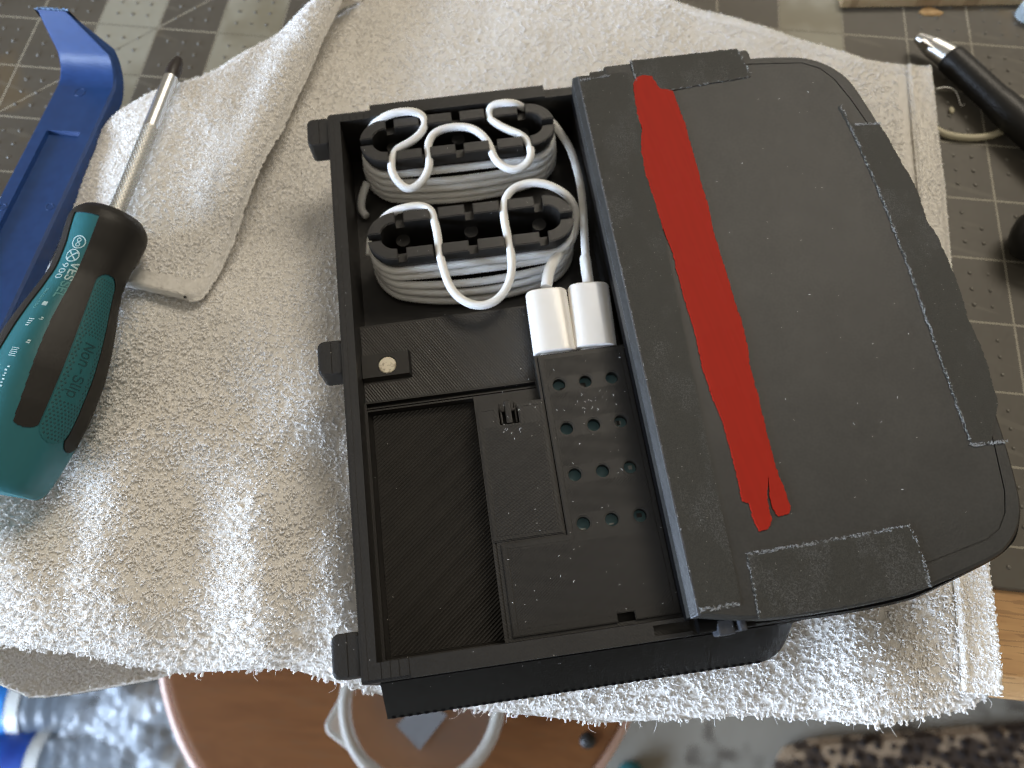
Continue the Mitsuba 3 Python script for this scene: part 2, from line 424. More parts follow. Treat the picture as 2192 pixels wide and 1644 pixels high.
def loops(n, pos_fn, mask_fn, r=0.00023, hmin=0.0006, hmax=0.00185, seg=6, sides=3, seed=1):
    """terry pile: n small bent yarn loops; pos_fn(a, b) -> points and normals on the cloth"""
    g = np.random.default_rng(seed)
    P, N = pos_fn(g.random(n), g.random(n))
    keep = mask_fn(P, g)
    P, N = P[keep], N[keep]
    n = len(P)
    az = g.uniform(0, 2 * np.pi, n)
    flow = 0.9 * (meshkit.noise(P * 60, 4) - 0.5)
    lean_a = -np.pi / 2 + flow * 3 + g.normal(0, 0.8, n)
    e = np.stack([np.cos(az), np.sin(az), 0 * az], 1)
    e -= N * (e * N).sum(1, keepdims=True)
    lean = np.stack([np.cos(lean_a), np.sin(lean_a), 0 * az], 1)
    lean -= N * (lean * N).sum(1, keepdims=True)
    k = g.uniform(0.35, 1.25, (n, 1)) + 0.9 * sm(0.05, 0.12, P[:, 1:2])
    tilt = N + lean * k
    tilt /= np.linalg.norm(tilt, axis=1, keepdims=True)
    h = g.uniform(hmin, hmax, (n, 1)) * (1 - 0.42 * sm(0.05, 0.12, P[:, 1:2])) * (0.75 + 0.5 * meshkit.noise(P * 90, 9)[:, None])
    s = g.uniform(0.0005, 0.0014, (n, 1))
    tw = g.normal(0, 0.0004, (n, 1))
    t = np.linspace(0, 1, seg + 1)[None, :, None]
    side = np.cross(tilt, e)
    X = P[:, None] + e[:, None] * s[:, None] * (t - 0.5 + 0.45 * np.sin(2 * np.pi * t)) + tilt[:, None] * h[:, None] * np.sin(np.pi * t) ** 0.8 + side[:, None] * tw[:, None] * np.sin(2 * np.pi * t)
    X = X - N[:, None] * 0.0002
    tg = np.gradient(X, axis=1)
    tg /= np.linalg.norm(tg, axis=2, keepdims=True) + 1e-12
    a = np.cross(tg, side[:, None] + 0.01)
    a = np.cross(tg, np.broadcast_to(side[:, None], tg.shape))
    a /= np.linalg.norm(a, axis=2, keepdims=True) + 1e-9
    b = np.cross(tg, a)
    ang = np.arange(sides) * 2 * np.pi / sides
    rr = r * g.uniform(0.75, 1.25, (n, 1, 1, 1))
    nrm = np.cos(ang)[None, None, :, None] * a[:, :, None] + np.sin(ang)[None, None, :, None] * b[:, :, None]
    V = X[:, :, None] + rr * nrm
    V = V.reshape(-1, 3)
    i, j = np.meshgrid(np.arange(seg), np.arange(sides), indexing='ij')
    q = np.stack([i * sides + j, i * sides + (j + 1) % sides, (i + 1) * sides + (j + 1) % sides, (i + 1) * sides + j], -1).reshape(-1, 4)
    f = np.vstack([q[:, [0, 1, 2]], q[:, [0, 2, 3]]])
    F = (f[None] + (np.arange(n) * (seg + 1) * sides)[:, None, None]).reshape(-1, 3)
    return V, F


class Cloth:
    """a closed sheet over a ruled patch: fn(s, t) -> (x, y, z)"""

    def __init__(self, fn, ns, nt, thick=0.0022):
        self.fn = fn
        s, t = np.meshgrid(np.linspace(0, 1, ns), np.linspace(0, 1, nt), indexing='ij')
        P = fn(s.ravel(), t.ravel())
        i, j = np.meshgrid(np.arange(ns - 1), np.arange(nt - 1), indexing='ij')
        q = np.stack([i * nt + j, (i + 1) * nt + j, (i + 1) * nt + j + 1, i * nt + j + 1], -1).reshape(-1, 4)
        n = len(P)
        m = trimesh.Trimesh(P, np.vstack([q[:, [0, 1, 2]], q[:, [0, 2, 3]]]), process=False)
        N = np.array(m.vertex_normals)
        if N[:, 2].mean() < 0:
            q = q[:, ::-1]
            N = -N
        Q = P - N * thick
        ring = np.r_[np.arange(ns) * nt, (ns - 1) * nt + np.arange(1, nt), (np.arange(ns - 2, -1, -1)) * nt + nt - 1, np.arange(nt - 2, 0, -1)]
        r2 = np.roll(ring, -1)
        rim = np.stack([ring, r2, r2 + n, ring + n], 1)
        self.mesh = (np.vstack([P, Q]), np.vstack([q, q[:, ::-1] + n, rim]))

    def sample(self, a, b):
        d = 1e-3
        P = self.fn(a, b)
        N = np.cross(self.fn(a + d, b) - P, self.fn(a, b + d) - P)
        N *= np.sign(N[:, 2:] + 1e-15)
        return P, N / (np.linalg.norm(N, axis=1, keepdims=True) + 1e-15)


def base_fn(s, t):
    x = -0.32 + s * (0.32 + 0.1275)
    yb, yt = by_x(BOT, x), by_x(TOP, np.minimum(x, 0.1312))
    y = yb + (yt - yb) * t
    x = x + (0.1295 - 0.1275) * sm(0.2, 1, t) * sm(0.8, 1, s) + 0.0006 * np.sin(y * 160) * sm(0.9, 1, s)
    z = towel_z(x, y)
    # over the table edge the front sags
    fr = np.clip((0.016 - y) / 0.022, 0, 1)
    z = z * (1 - 0.25 * fr) - 0.006 * fr ** 1.6
    # every edge rolls down to what carries it
    edge = np.minimum(np.minimum((1 - s) * 0.447, np.abs(y - yt)), np.abs(y - yb) + 0.0)
    r = 1 - np.clip(edge / 0.005, 0, 1)
    z = z - np.where(np.abs(y - yb) < 0.006, 0.002, 0.006) * r ** 2
    return np.stack([x, y, z], -1)


base = Cloth(base_fn, 240, 150)
add('towel__cloth', base.mesh, 'towel_ground', smooth=True)


def in_case(P):
    u = ((P[:, 0] - OX) * CA + (P[:, 1] - OY) * SA) * 1000
    v = ((P[:, 1] - OY) * CA - (P[:, 0] - OX) * SA) * 1000
    return (u > 0.5) & (u < 104) & (v > -11) & (v < 167) | (u > 100) & (u < 150) & (v > 8) & (v < 150)


HEM_IN = [(-0.097, 0.246), (-0.105, 0.167), (-0.115, 0.103)]


def base_mask(P, g):
    x, y = P[:, 0], P[:, 1]
    flap_x = np.interp(y, [0.103, 0.167, 0.246], [-0.120, -0.110, -0.100])
    under_flap = (x < flap_x) & (y > np.interp(x, [-0.22, -0.143, -0.115], [0.123, 0.111, 0.107]))
    off = (x < -0.20) | (y > 0.272)
    hem = ((x > 0.1185) & (y > 0.0135)) | ((y > by_x(TOP, x) - 0.006) & (x > -0.09))
    thin = g.random(len(P)) < np.where((y > 0.18) & (x > -0.1), 0.75, 1.0)
    return ~under_flap & ~off & ~hem & ~in_case(P) & thin


NL = 118000
bl = loops(NL, base.sample, base_mask, seed=3)
add('towel__pile', bl, 'towel_loop', kind='stuff', smooth=True)

# the flap: a corner of the towel folded back over it
FOLD = [(-0.30, 0.052), (-0.24, 0.105), (-0.202, 0.1445), (-0.182, 0.1622), (-0.168, 0.181), (-0.151, 0.192), (-0.119, 0.2235), (-0.092, 0.2525)]
LOW = [(-0.30, 0.150), (-0.23, 0.126), (-0.193, 0.117), (-0.177, 0.114), (-0.143, 0.1065), (-0.118, 0.103), (-0.1145, 0.105), (-0.109, 0.135), (-0.105, 0.167), (-0.098, 0.215), (-0.0915, 0.2515)]


def flap_fn(s, t):
    A, B = interp_curve(FOLD, s), interp_curve([(-0.30, 0.150 - 0.09)] + LOW[1:], s)
    P = B + (A - B) * t[:, None]
    x, y = P[:, 0], P[:, 1]
    hx = np.interp(y, [0.100, 0.105, 0.135, 0.167, 0.215, 0.252], [-0.116, -0.1145, -0.109, -0.105, -0.098, -0.0915])
    dh = hx - x
    ridge = 0.0065 * np.exp(-((dh - 0.007) / 0.009) ** 2) * sm(0.108, 0.16, y)
    z = 0.0175 - 0.005 * (1 - sm(-0.185, -0.165, x)) + 0.0035 * (meshkit.fbm(np.stack([x * 40, y * 40, x * 0 + 2], -1), 2, 5) - 0.5) * 1.5 + ridge + 0.003 * np.exp(-((x + 0.15) / 0.012) ** 2) * sm(0.12, 0.15, y)
    L = np.linalg.norm(A - B, axis=1)
    dl, df = t * L, (1 - t) * L
    z = z - 0.0025 * np.clip(1 - dl / 0.003, 0, 1) ** 2 - 0.011 * np.clip(1 - df / 0.010, 0, 1) ** 2.2
    return np.stack([x, y, z], -1)


flap = Cloth(flap_fn, 200, 90, 0.0055)
add('towel__folded_corner', flap.mesh, 'towel_ground', smooth=True)


def flap_mask(P, g):
    x, y = P[:, 0], P[:, 1]
    hx = np.interp(y, [0.100, 0.105, 0.135, 0.167, 0.215, 0.252], [-0.116, -0.1145, -0.109, -0.105, -0.098, -0.0915])
    return (x > -0.215) & (x < hx - 0.0012) & ((y > np.interp(x, [-0.22, -0.143, -0.115], [0.120, 0.1075, 0.104]) + 0.0065)) & ((y > 0.122) | (x < hx - 0.004))


add('towel__pile', loops(34000, flap.sample, flap_mask, seed=5, hmin=0.0006, hmax=0.0017), 'towel_loop', kind='stuff', smooth=True)

# woven hem down the right edge with its two stitched cords, and along the top edge
def strip(path, w, h, key, seg=90):
    """a rounded woven band lying along path (world points)"""
    return tube(spline(path, seg), w, 10)


hem_pts = [(0.1235 + 0.002 * t, 0.016 + 0.215 * t) for t in np.linspace(0, 1, 30)]
hv = []
for off, hgt in ((-0.0050, 0.0), (0.0040, 0.0012), (0.0048, 0.0)):
    pass
band = Cloth(lambda s, t: np.stack([0.1180 + s * 0.0115 + 0.0018 * t * (1 - s) + 0.0022 * t, 0.0125 + t * 0.222, towel_z(0.1180 + s * 0.0115, 0.0125 + t * 0.222) + 0.0010 + 0.0007 * np.exp(-((s - 0.12) / 0.07) ** 2) + 0.0004 * np.exp(-((s - 0.88) / 0.1) ** 2)
                                    - 0.005 * np.clip((s - 0.9) / 0.1, 0, 1) ** 2 - np.clip((0.016 - (0.0125 + t * 0.222)) / 0.022, 0, 1) * 0.004], -1), 40, 140, 0.002)
add('towel__hem', band.mesh, 'towel_hem', smooth=True)
xs = np.linspace(-0.09, 0.1295, 120)
band2 = Cloth(lambda s, t: np.stack([-0.09 + s * 0.2195, by_x(TOP, -0.09 + s * 0.2195) - 0.0068 + 0.0072 * t,
                                     towel_z(-0.09 + s * 0.2195, by_x(TOP, -0.09 + s * 0.2195) - 0.0068 + 0.0072 * t) + 0.0004 * sm(0, 0.3, t) - 0.006 * np.clip((t - 0.6) / 0.4, 0, 1) ** 2], -1), 160, 16, 0.002)
add('towel__hem', band2.mesh, 'towel_hem', smooth=True)
allp = lambda P, g: np.ones(len(P), bool)
add('towel__pile', cat([loops(5200, band.sample, allp, seed=21, r=0.00018, hmin=0.0003, hmax=0.0008), loops(4200, band2.sample, allp, seed=22, r=0.00018, hmin=0.0003, hmax=0.0008)]), 'towel_loop', kind='stuff', smooth=True)
# the layer of towel that hangs below the front edge at the left
hang = Cloth(lambda s, t: np.stack([-0.30 + s * 0.185, np.interp(-0.30 + s * 0.185, [-0.30, -0.162, -0.152, -0.142, -0.121, -0.115], [-0.012, -0.0165, -0.0200, -0.0175, -0.0100, -0.0060]) * t + (1 - t) * 0.004,
                                    -0.005 - (0.002 + 0.085 * np.clip(s - 0.55, 0, 1)) * sm(0.0, 0.4, t) + 0.009 * np.clip(t - 0.35, 0, 1) - 0.002 * np.sin(s * 9)], -1), 60, 14, 0.002)
add('towel__lower_fold', hang.mesh, 'towel_ground', smooth=True)
add('towel__pile', loops(9000, hang.sample, allp, seed=31, hmin=0.0005, hmax=0.0014), 'towel_loop', kind='stuff', smooth=True)
g5 = np.random.default_rng(15)
fz = []
for _ in range(110):
    s = g5.random()
    if g5.random() < 0.6:
        p = base_fn(np.array([0.27 + 0.73 * s]), np.array([0.004]))[0]
        d = np.array([g5.normal(0, 0.4), -1, g5.normal(0, 0.5)])
    else:
        p = base_fn(np.array([0.27 + 0.73 * s]), np.array([g5.random()]))[0]
        d = np.array([g5.normal(), g5.normal(), 1.0])
    if in_case(p[None])[0]:
        continue
    L = g5.uniform(0.0015, 0.0045)
    d = d / np.linalg.norm(d)
    c = np.cross(d, g5.normal(size=3)) * 0.6
    t = np.linspace(0, 1, 6)[:, None]
    fz.append(tube(p + d * L * t + c * L * np.sin(t * 3) * 0.5, 0.00005, 3, caps=False))
add('towel__stray_fibres', cat(fz), 'towel_loop', kind='stuff', smooth=True)
sp = trimesh.creation.icosphere(1, 0.0005)
sp.apply_translation(at(396, 636, 0.0182))
add('towel__burr', sp, 'chip_dark', smooth=True)
tag('towel', 'white terry towel with its upper left corner folded back, under the case', 'towel')
#NEXT
# ------------------------------------------------------------------ the case: tray
def prism_loft(layers):
    return hullp([q for poly, z in layers for q in corners(poly, z)])


ZR = 40.0
tray = box(-4.0, 76, -4.4, 167.0, 14, ZR) + box(75, 98, -4.4, 166, 14, 37.5) + box(9.9, 66.3, 163, 168.4, 30, ZR + 0.7)
tray = tray - box(0, 75.6, 95, 163.8, 20, 60) - box(0, 75.6, 69.8, 95.01, 30.0, 60) - box(0, 75.6, 0, 69.81, 31.6, 60) - box(0.8, 30.8, 0.8, 67.0, 18, 60)
# sloping borders of the deep pocket
tray = tray + hullp([(0, 0, 31.6), (31, 0, 31.6), (31, 0, 22), (0, 0, 22), (0, 1.6, 28.4), (31, 1.6, 28.4)]) + hullp([(0, 0, 31.6), (0, 67.4, 31.6), (0, 67.4, 22), (0, 0, 22), (1.8, 0, 28.4), (1.8, 67.4, 28.4)])
tray = tray + box(0.5, 31.5, 0.5, 67.3, 14, 28.4)
tray = tray - box(0.6, 49, 67.5, 69.5, 29.4, 40) + box(0.6, 49, 68.2, 68.6, 28, 30.6)
tray = tray - box(66.8, 99, -3.4, -0.9, 37.9, 42)
for v in (0.9, 3.1, 5.2, 7.6):
    tray = tray - box(v, v + 0.22, -5, 0.2, ZR - 0.3, ZR + 1) - box(v, v + 0.22, 163, 169, ZR - 0.3, ZR + 1)
tray = tray - box(-2.2, -2.0, -5, 170, ZR - 0.12, ZR + 1)
tray = tray - box(-4.5, -3.4, -5, 170, ZR - 0.5, ZR + 1)
tray = tray - box(-5, 8, -5, -3.7, ZR - 1.2, ZR + 1)
K = 'storage_case'
add(K + '__tray', dev(tray), 'print_plain')


def ridged(poly, pitch, deg, h, z):
    """a sheet of printed ridges over a convex outline (mm)"""
    c, sn = math.cos(math.radians(deg)), math.sin(math.radians(deg))
    vs, fs, n = [], [], 0
    d = np.array(poly.exterior.coords) @ [c, sn]
    for k in range(int(math.floor(d.min() / pitch)) - 1, int(math.ceil(d.max() / pitch)) + 1):
        for a, b, za, zb in ((0.0, 0.42, 0, 1), (0.42, 0.62, 1, 0.92), (0.62, 1.0, 0.92, 0)):
            d0, d1 = (k + a) * pitch, (k + b) * pitch
            q = np.array([[c * dd - sn * t, sn * dd + c * t] for dd, t in ((d0, -300), (d1, -300), (d1, 300), (d0, 300))])
            g = Polygon(q).intersection(poly)
            if g.is_empty or g.geom_type != 'Polygon':
                continue
            P = np.array(shapely.geometry.polygon.orient(g).exterior.coords)[:-1]
            t = (P @ [c, sn] - d0) / (d1 - d0)
            hh = z + h * (za + (zb - za) * t) * (0.85 + 0.3 * ((k * 7919) % 13) / 13)
            vs.append(np.column_stack([P, hh]))
            fs += [[n, n + m, n + m + 1] for m in range(1, len(P) - 1)]
            n += len(P)
    return np.vstack(vs), np.array(fs)


k = add(K + '__pocket_floor', dev(box(1.7, 30.9, 1.5, 66.9, 27.5, 28.5)), 'print_plain')
add(k + '__print_ridge', dev(ridged(shapely.box(1.8, 1.6, 30.8, 66.8), 0.82, 128, 0.24, 28.51)), 'print_diag', kind='stuff', smooth=False)
k = add(K + '__platform', dev(box(0.2, 75.4, 70.2, 94.4, 29.6, 30.4)), 'print_diag_b')
add(k + '__print_ridge', dev(ridged(shapely.box(0.4, 70.4, 49.2, 94.2), 0.7, 32, 0.12, 30.41)), 'print_diag', kind='stuff', smooth=False)
for v0 in (157.8, 77.4, -2.5):
    tb = rbox(-11.2, -3.6, v0, v0 + 10.6, 29, 37.6, 1.8, 0.7) - box(-7.4, -7.1, v0 - 1, v0 + 12, 37.3, 40)
    k = add(K + '__hinge_tab', dev(tb), 'print_plain')
# lower shell with the sloping front
sh = []
for z, o in ((13.2, 0.8), (14.0, 0.0), (17.0, 0.0), (20, 1.4), (36.4, 8.2)):
    P = Polygon([(-2.1 + o * 0.25, -12.9 + o), (96, -12.9 + o), (107 - o * 0.3, -12.9 + o), (107 - o * 0.3, 30), (-2.1 + o * 0.25, 30)]).buffer(0)
    q = shapely.box(-2.1 + o * 0.25, -12.9 + o, 107 - o * 0.3, 30)
    c = q.intersection(Point(96.5, -1.9 + o).buffer(11, quad_segs=10).union(shapely.box(-10, -20, 96.5, 40)).union(shapely.box(-10, -1.9 + o, 110, 40)))
    sh.append((c.convex_hull.exterior.coords, z))
shell = prism_loft(sh) - box(-5, 120, -4.45, 40, 10, 40) + box(77, 104, -4.6, 30, 13.2, 36)
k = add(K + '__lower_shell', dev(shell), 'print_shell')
rg = []
for u in np.arange(-1.2, 96, 2.15):
    rg.append(dev(rbox(u, u + 1.5, -13.0, -11.6, 15.2, 18.0, 0.5, 0.35)))
add(k + '__rim_ridge', cat(rg), 'print_shell', kind='stuff')

# divider block under the cover plates
blk = box(30.9, 75.5, 0.3, 62.4, 20, 36.0) + box(49.4, 75.5, 62, 75.5, 20, 36.0)
blk = blk - ext(Polygon([(50.2, 74.9), (75.0, 74.9), (75.0, 1.2), (33.0, 1.2), (33.0, 24.2), (50.2, 24.2)]), 31.0, 40)
blk = blk - box(37.2, 42.6, 56.4, 64, 32, 40) - box(31.6, 32.0, 1, 61.8, 35.6, 40)
add(K + '__divider_block', dev(blk), 'print_plain')
# circuit board under the holes
k = add(K + '__circuit_board', dev(box(51, 74.6, 16, 74.0, 32.2, 33.2)), 'board_teal')
for (u, v, w, h, m) in ((69.6, 53.3, 1.5, 0.9, 'chip_white'), (62.6, 26.0, 1.2, 0.4, 'chip_white'), (55.0, 25.7, 1.4, 0.35, 'chip_white'), (70.2, 27.2, 1.3, 1.0, 'chip_dark'), (70.4, 40.3, 1.0, 1.0, 'chip_white'), (56.0, 65.2, 1.4, 1.0, 'chip_dark'), (62.0, 65.8, 1.6, 1.2, 'chip_dark'), (69.6, 53.3, 0.8, 1.2, 'chip_dark')):
    add(k + '__component', dev(box(u - w / 2, u + w / 2, v - h / 2, v + h / 2, 33.1, 33.6 + 0.1 * rng.random())), m)
tx = meshkit.text_mesh('et', 1.0, 0.08)
tx.apply_transform(trimesh.transformations.rotation_matrix(math.pi / 2, [0, 0, 1]))
tx.apply_translation((70.3, 51.4, 33.2))
add(k + '__print', dev(tx), 'chip_white')
# cover with twelve holes
cov = Polygon([(50.1, 75.1), (75.2, 75.1), (75.2, 1.0), (32.8, 1.0), (32.8, 24.4), (50.1, 24.4)]).buffer(-0.25, join_style='mitre')
notch = shapely.box(59.2, 0, 63.6, 3.3)
HOLES = [(u, v) for v in (65.6, 52.65, 39.65, 26.55) for u in (54.95, 62.4, 69.85)]
flat = cov.difference(notch).difference(shapely.union_all([Point(p).buffer(1.88, quad_segs=10) for p in HOLES]))
lower = cov.difference(notch).difference(shapely.union_all([Point(p).buffer(1.75, quad_segs=10) for p in HOLES]))
cover = ext(lower, 34.6, 36.75) + ext(flat.buffer(-0.22, join_style='mitre'), 36.7, 37.0)
add(K + '__cover_plate__print_ridge', dev(cat([ridged(shapely.box(*b), 0.55, -52, 0.05, 37.005) for b in ((52.2, 67.8, 73.4, 73.2), (52.2, 55.2, 73.4, 63.2), (52.2, 42.2, 73.4, 50.2), (52.2, 29.2, 73.4, 37.2), (34.8, 3.8, 73.4, 22.2))])), 'print_cover', kind='stuff', smooth=False)
ring = cov.buffer(-1.5, join_style='mitre').exterior.buffer(0.13)
cover = cover - ext(ring.intersection(flat), 36.85, 38)
for p in HOLES:
    cover = cover - ext(Point(p).buffer(2.75).difference(Point(p).buffer(2.55)), 36.9, 38)
add(K + '__cover_plate', dev(cover), 'print_cover')
lp = shapely.box(31.2, 24.9, 49.7, 61.9).difference(shapely.box(37.2, 56.3, 42.6, 63))
k = add(K + '__side_plate', dev(ext(lp, 35.0, 36.3) + ext(lp.buffer(-0.3, join_style='mitre'), 36.2, 36.6) - ext(lp.buffer(-1.2, join_style='mitre').exterior.buffer(0.12), 36.45, 38)), 'print_diag_b')
add(k + '__print_ridge', dev(ridged(shapely.box(32.7, 26.3, 48.2, 55.9), 0.8, 122, 0.07, 36.605)), 'print_plain', kind='stuff', smooth=False)
clip = rbox(39.0, 40.8, 56.6, 63.3, 33, 36.0, 0.3, 0.3) + rbox(37.9, 41.9, 60.4, 61.3, 32.6, 35.2, 0.2, 0.2) + rbox(37.5, 38.2, 57, 63, 32.4, 34.8, 0.2, 0.2) + rbox(41.6, 42.3, 57, 63, 32.4, 34.8, 0.2, 0.2)
add(K + '__latch_clip', dev(clip), 'print_plain')
mm = hullp(corners([(0.2, 76.4), (14.4, 76.4), (14.4, 84.8), (0.2, 84.8)], 30.2) + corners([(0.2, 77.2), (13.7, 77.2), (13.7, 84.3), (0.2, 84.3)], 32.2)) - cyl(7.5, 80.6, 31, 34, 2.72)
add(K + '__magnet_mount', dev(mm), 'print_plain')
add(K + '__magnet', dev(cyl(7.5, 80.6, 30.5, 32.0, 2.55, 2.55) + cyl(7.5, 80.6, 31.95, 32.15, 2.55, 2.35)), 'magnet_metal')

# ------------------------------------------------------------------ the lid
LID = [(75.2, 162.0), (131.0, 161.6), (143.3, 160.1), (146.9, 159.3), (151.2, 157.4), (154.6, 154.6), (157.4, 151.2), (159.2, 147.6), (161.1, 138.6), (162.6, 129.3), (163.9, 103.7), (164.0, 89.2), (163.8, 70.9), (163.0, 49.7), (161.8, 30.1), (160.2, 17.5),
       (159.0, 12.6), (156.6, 8.2), (153.4, 5.0), (149.6, 2.6), (139.6, 0.0), (130.0, -2.2), (123.9, -3.2), (109.4, -4.0), (88.4, -3.8), (75.4, -0.6)]


def soften(pts, keep, n=3):
    """corner cutting; points with u < keep stay sharp"""
    P = [np.array(p, float) for p in pts]
    for _ in range(n):
        Q = []
        for a, b in zip(P, P[1:] + P[:1]):
            Q += [a] if a[0] < keep and (b[0] < keep or True) and a[0] < keep else [0.75 * a + 0.25 * b]
            Q += [0.25 * a + 0.75 * b] if b[0] >= keep else []
        P = Q
    return [tuple(p) for p in P]


LIDP = Polygon(soften(LID, 80))
rightside = shapely.box(-100, -100, 300, 300)


def inset(o):
    """the outline moved in by o, but not at the straight left edge"""
    q = LIDP.buffer(-o, join_style='round') if o else LIDP
    return q.convex_hull.exterior.coords


def lay(o, left):
    P = np.array(LIDP.buffer(-o).convex_hull.exterior.coords) if o else np.array(LIDP.convex_hull.exterior.coords)
    P[:, 0] = np.where(P[:, 0] < 80, left + (P[:, 0] - P[:, 0].min()) * 0.0, P[:, 0])
    return [tuple(p) for p in P]


lid = prism_loft([(lay(1.0, 74.6), 43.0), (lay(0.0, 74.4), 44.0), (lay(0.0, 74.4), 48.6), (lay(0.25, 75.0), 49.4), (lay(0.9, 75.7), 50.0)])
grooves = Polygon([(120, 158.6), (128.8, 158.5), (146.0, 156.5), (151.0, 153.4), (154.0, 148.6), (156.6, 140), (158.6, 131.0), (160.6, 104), (160.9, 89), (160.6, 70), (159.6, 49), (158.2, 29.2), (156.2, 17.4), (154.3, 12.4), (151.5, 8.9), (147.4, 6.7), (133.7, 3.8), (120, 1.4)])
gl = LineString(list(grooves.exterior.coords)[:-1]).buffer(0.16)
lid = lid - ext(gl, 49.65, 51)
add(K + '__lid', dev(lid), 'print_lid')
LK = K + '__lid'
step = hullp(corners(rrect(84.4, 131.2, 158, 165.0, 1.0).exterior.coords, 44) + corners(rrect(84.6, 131.0, 158, 164.8, 1.0).exterior.coords, 49.2) + corners(rrect(84.9, 130.6, 158, 164.3, 1.0).exterior.coords, 49.75))
step2 = rbox(80, 86, 157, 163.4, 44, 49.3, 0.5, 0.3)
add(LK + '__top_ledge', dev(step + step2), 'print_lid')
# lower half of the lid, showing as a dark lip beyond the rounded edge
B = [at(*p, 0.0415) for p in ((2183, 1053), (2177, 1151), (2150, 1184), (2110, 1208), (2066, 1230), (1990, 1268), (1939, 1289), (1811, 1315), (1619, 1340), (1500, 1345))]
Bq = [((p - ORG) @ U3 * 1000, (p - ORG) @ W3 * 1000) for p in B]
LOWP = Polygon(soften(Bq, 92) + [(76.5, 3), (76.5, 158), (150, 154), (160, 130), (163, 80)]).convex_hull
lowr = prism_loft([(LOWP.buffer(-4).exterior.coords, 38.2), (LOWP.buffer(-0.8).exterior.coords, 40.0), (LOWP.exterior.coords, 41.2), (LOWP.buffer(-0.5).exterior.coords, 43.1)])
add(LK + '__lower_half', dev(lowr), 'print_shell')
# left face with its worn bevel, bluish window reflection put into its colour
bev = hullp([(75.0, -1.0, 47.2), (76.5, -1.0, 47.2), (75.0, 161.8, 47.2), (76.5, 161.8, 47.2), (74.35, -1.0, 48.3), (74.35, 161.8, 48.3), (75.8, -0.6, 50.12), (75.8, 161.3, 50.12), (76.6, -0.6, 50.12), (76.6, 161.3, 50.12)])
add(LK + '__worn_sheen_edge', dev(bev), 'bevel_worn_sheen', label='scuffed bevel along the left edge of the lid, bluish window reflection in its colour', smooth=20)
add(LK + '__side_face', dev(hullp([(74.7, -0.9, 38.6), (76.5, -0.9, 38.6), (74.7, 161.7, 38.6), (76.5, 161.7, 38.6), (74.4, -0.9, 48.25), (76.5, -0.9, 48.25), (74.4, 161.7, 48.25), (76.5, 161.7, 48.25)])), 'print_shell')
# hinge clip at the lower left corner
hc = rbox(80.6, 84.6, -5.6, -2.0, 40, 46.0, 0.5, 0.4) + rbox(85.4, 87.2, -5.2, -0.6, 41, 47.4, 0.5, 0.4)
add(LK + '__hinge_clip', dev(hc), 'bevel_worn_sheen')  # blue-grey reflection comes from the base colour
add(LK + '__hinge_barrel', dev((tube([(76.4, -2.4, 44.0), (80.6, -2.4, 44.0), (90, -2.6, 43.6)], 2.0, 16))), 'print_shell')


def rough_outline(pts, amp, step=0.5, seed=0):
    """polygon whose cut edges wander a little, like torn cloth"""
    g = np.random.default_rng(seed)
    ls = LineString(list(pts) + [pts[0]])
    n = int(ls.length / step)
    P = np.array([ls.interpolate(i * step).coords[0] for i in range(n)])
    P += g.normal(0, amp, P.shape) + 0.6 * amp * np.stack([np.sin(np.arange(n) * 0.5), np.cos(np.arange(n) * 0.37)], 1)
    return Polygon(P).buffer(0)


def fray(path, key, n, seed, L=(0.35, 1.1)):
    g = np.random.default_rng(seed)
    ls = LineString(path)
    out = []
    for _ in range(n):
        d = g.random() * ls.length
        p = np.array(ls.interpolate(d).coords[0])
        q = np.array(ls.interpolate(min(d + 0.1, ls.length)).coords[0]) - p
        q = q / (np.linalg.norm(q) + 1e-9)
        nn = np.array([-q[1], q[0]]) * g.choice([-1, 1])
        l = g.uniform(*L)
        z0 = 50.3
        a = np.array([*p, z0])
        b = np.array([*(p + nn * l * 0.5 + q * l * g.normal(0, 0.6)), z0 + g.uniform(0.0, 0.35)])
        m = (a + b) / 2 + g.normal(0, 0.1, 3) + [0, 0, 0.12]
        out.append(dev(tube([a, m, b], g.uniform(0.035, 0.075), 4)))
    add(key, cat(out), 'tape_fray', kind='stuff', smooth=True)


# tape over the hinge line
hs = rough_outline([(76.2, -0.4), (76.2, 161.2), (92.0, 160.6), (90.2, 108), (88.2, 55), (86.2, 0.0)], 0.05, 0.6, 1)
k = add(LK + '__hinge_tape', dev(ext(hs, 49.9, 50.24)), 'cloth_tape', label='long black cloth tape strip beside the bevel')
fray([(76.4, 0.4), (86, 0.6)], k + '__frayed_edge', 70, 11, (0.3, 1.3))
fray([(76.3, 159.4), (86, 160.0)], k + '__frayed_edge', 60, 12, (0.3, 1.0))
fray([(76.1, 0.2), (76.1, 161)], k + '__frayed_edge', 70, 13, (0.15, 0.4))


def tape(outline, fr, seed, label, z=(49.2, 50.42)):
    po = rough_outline(outline, 0.09, 0.55, seed)
    k = add(LK + '__tape', dev(ext(po, *z)), 'cloth_tape', label=label)
    for i, (path, n) in enumerate(fr):
        fray(path, k + '__frayed_edge', n, seed * 10 + i)
    return k


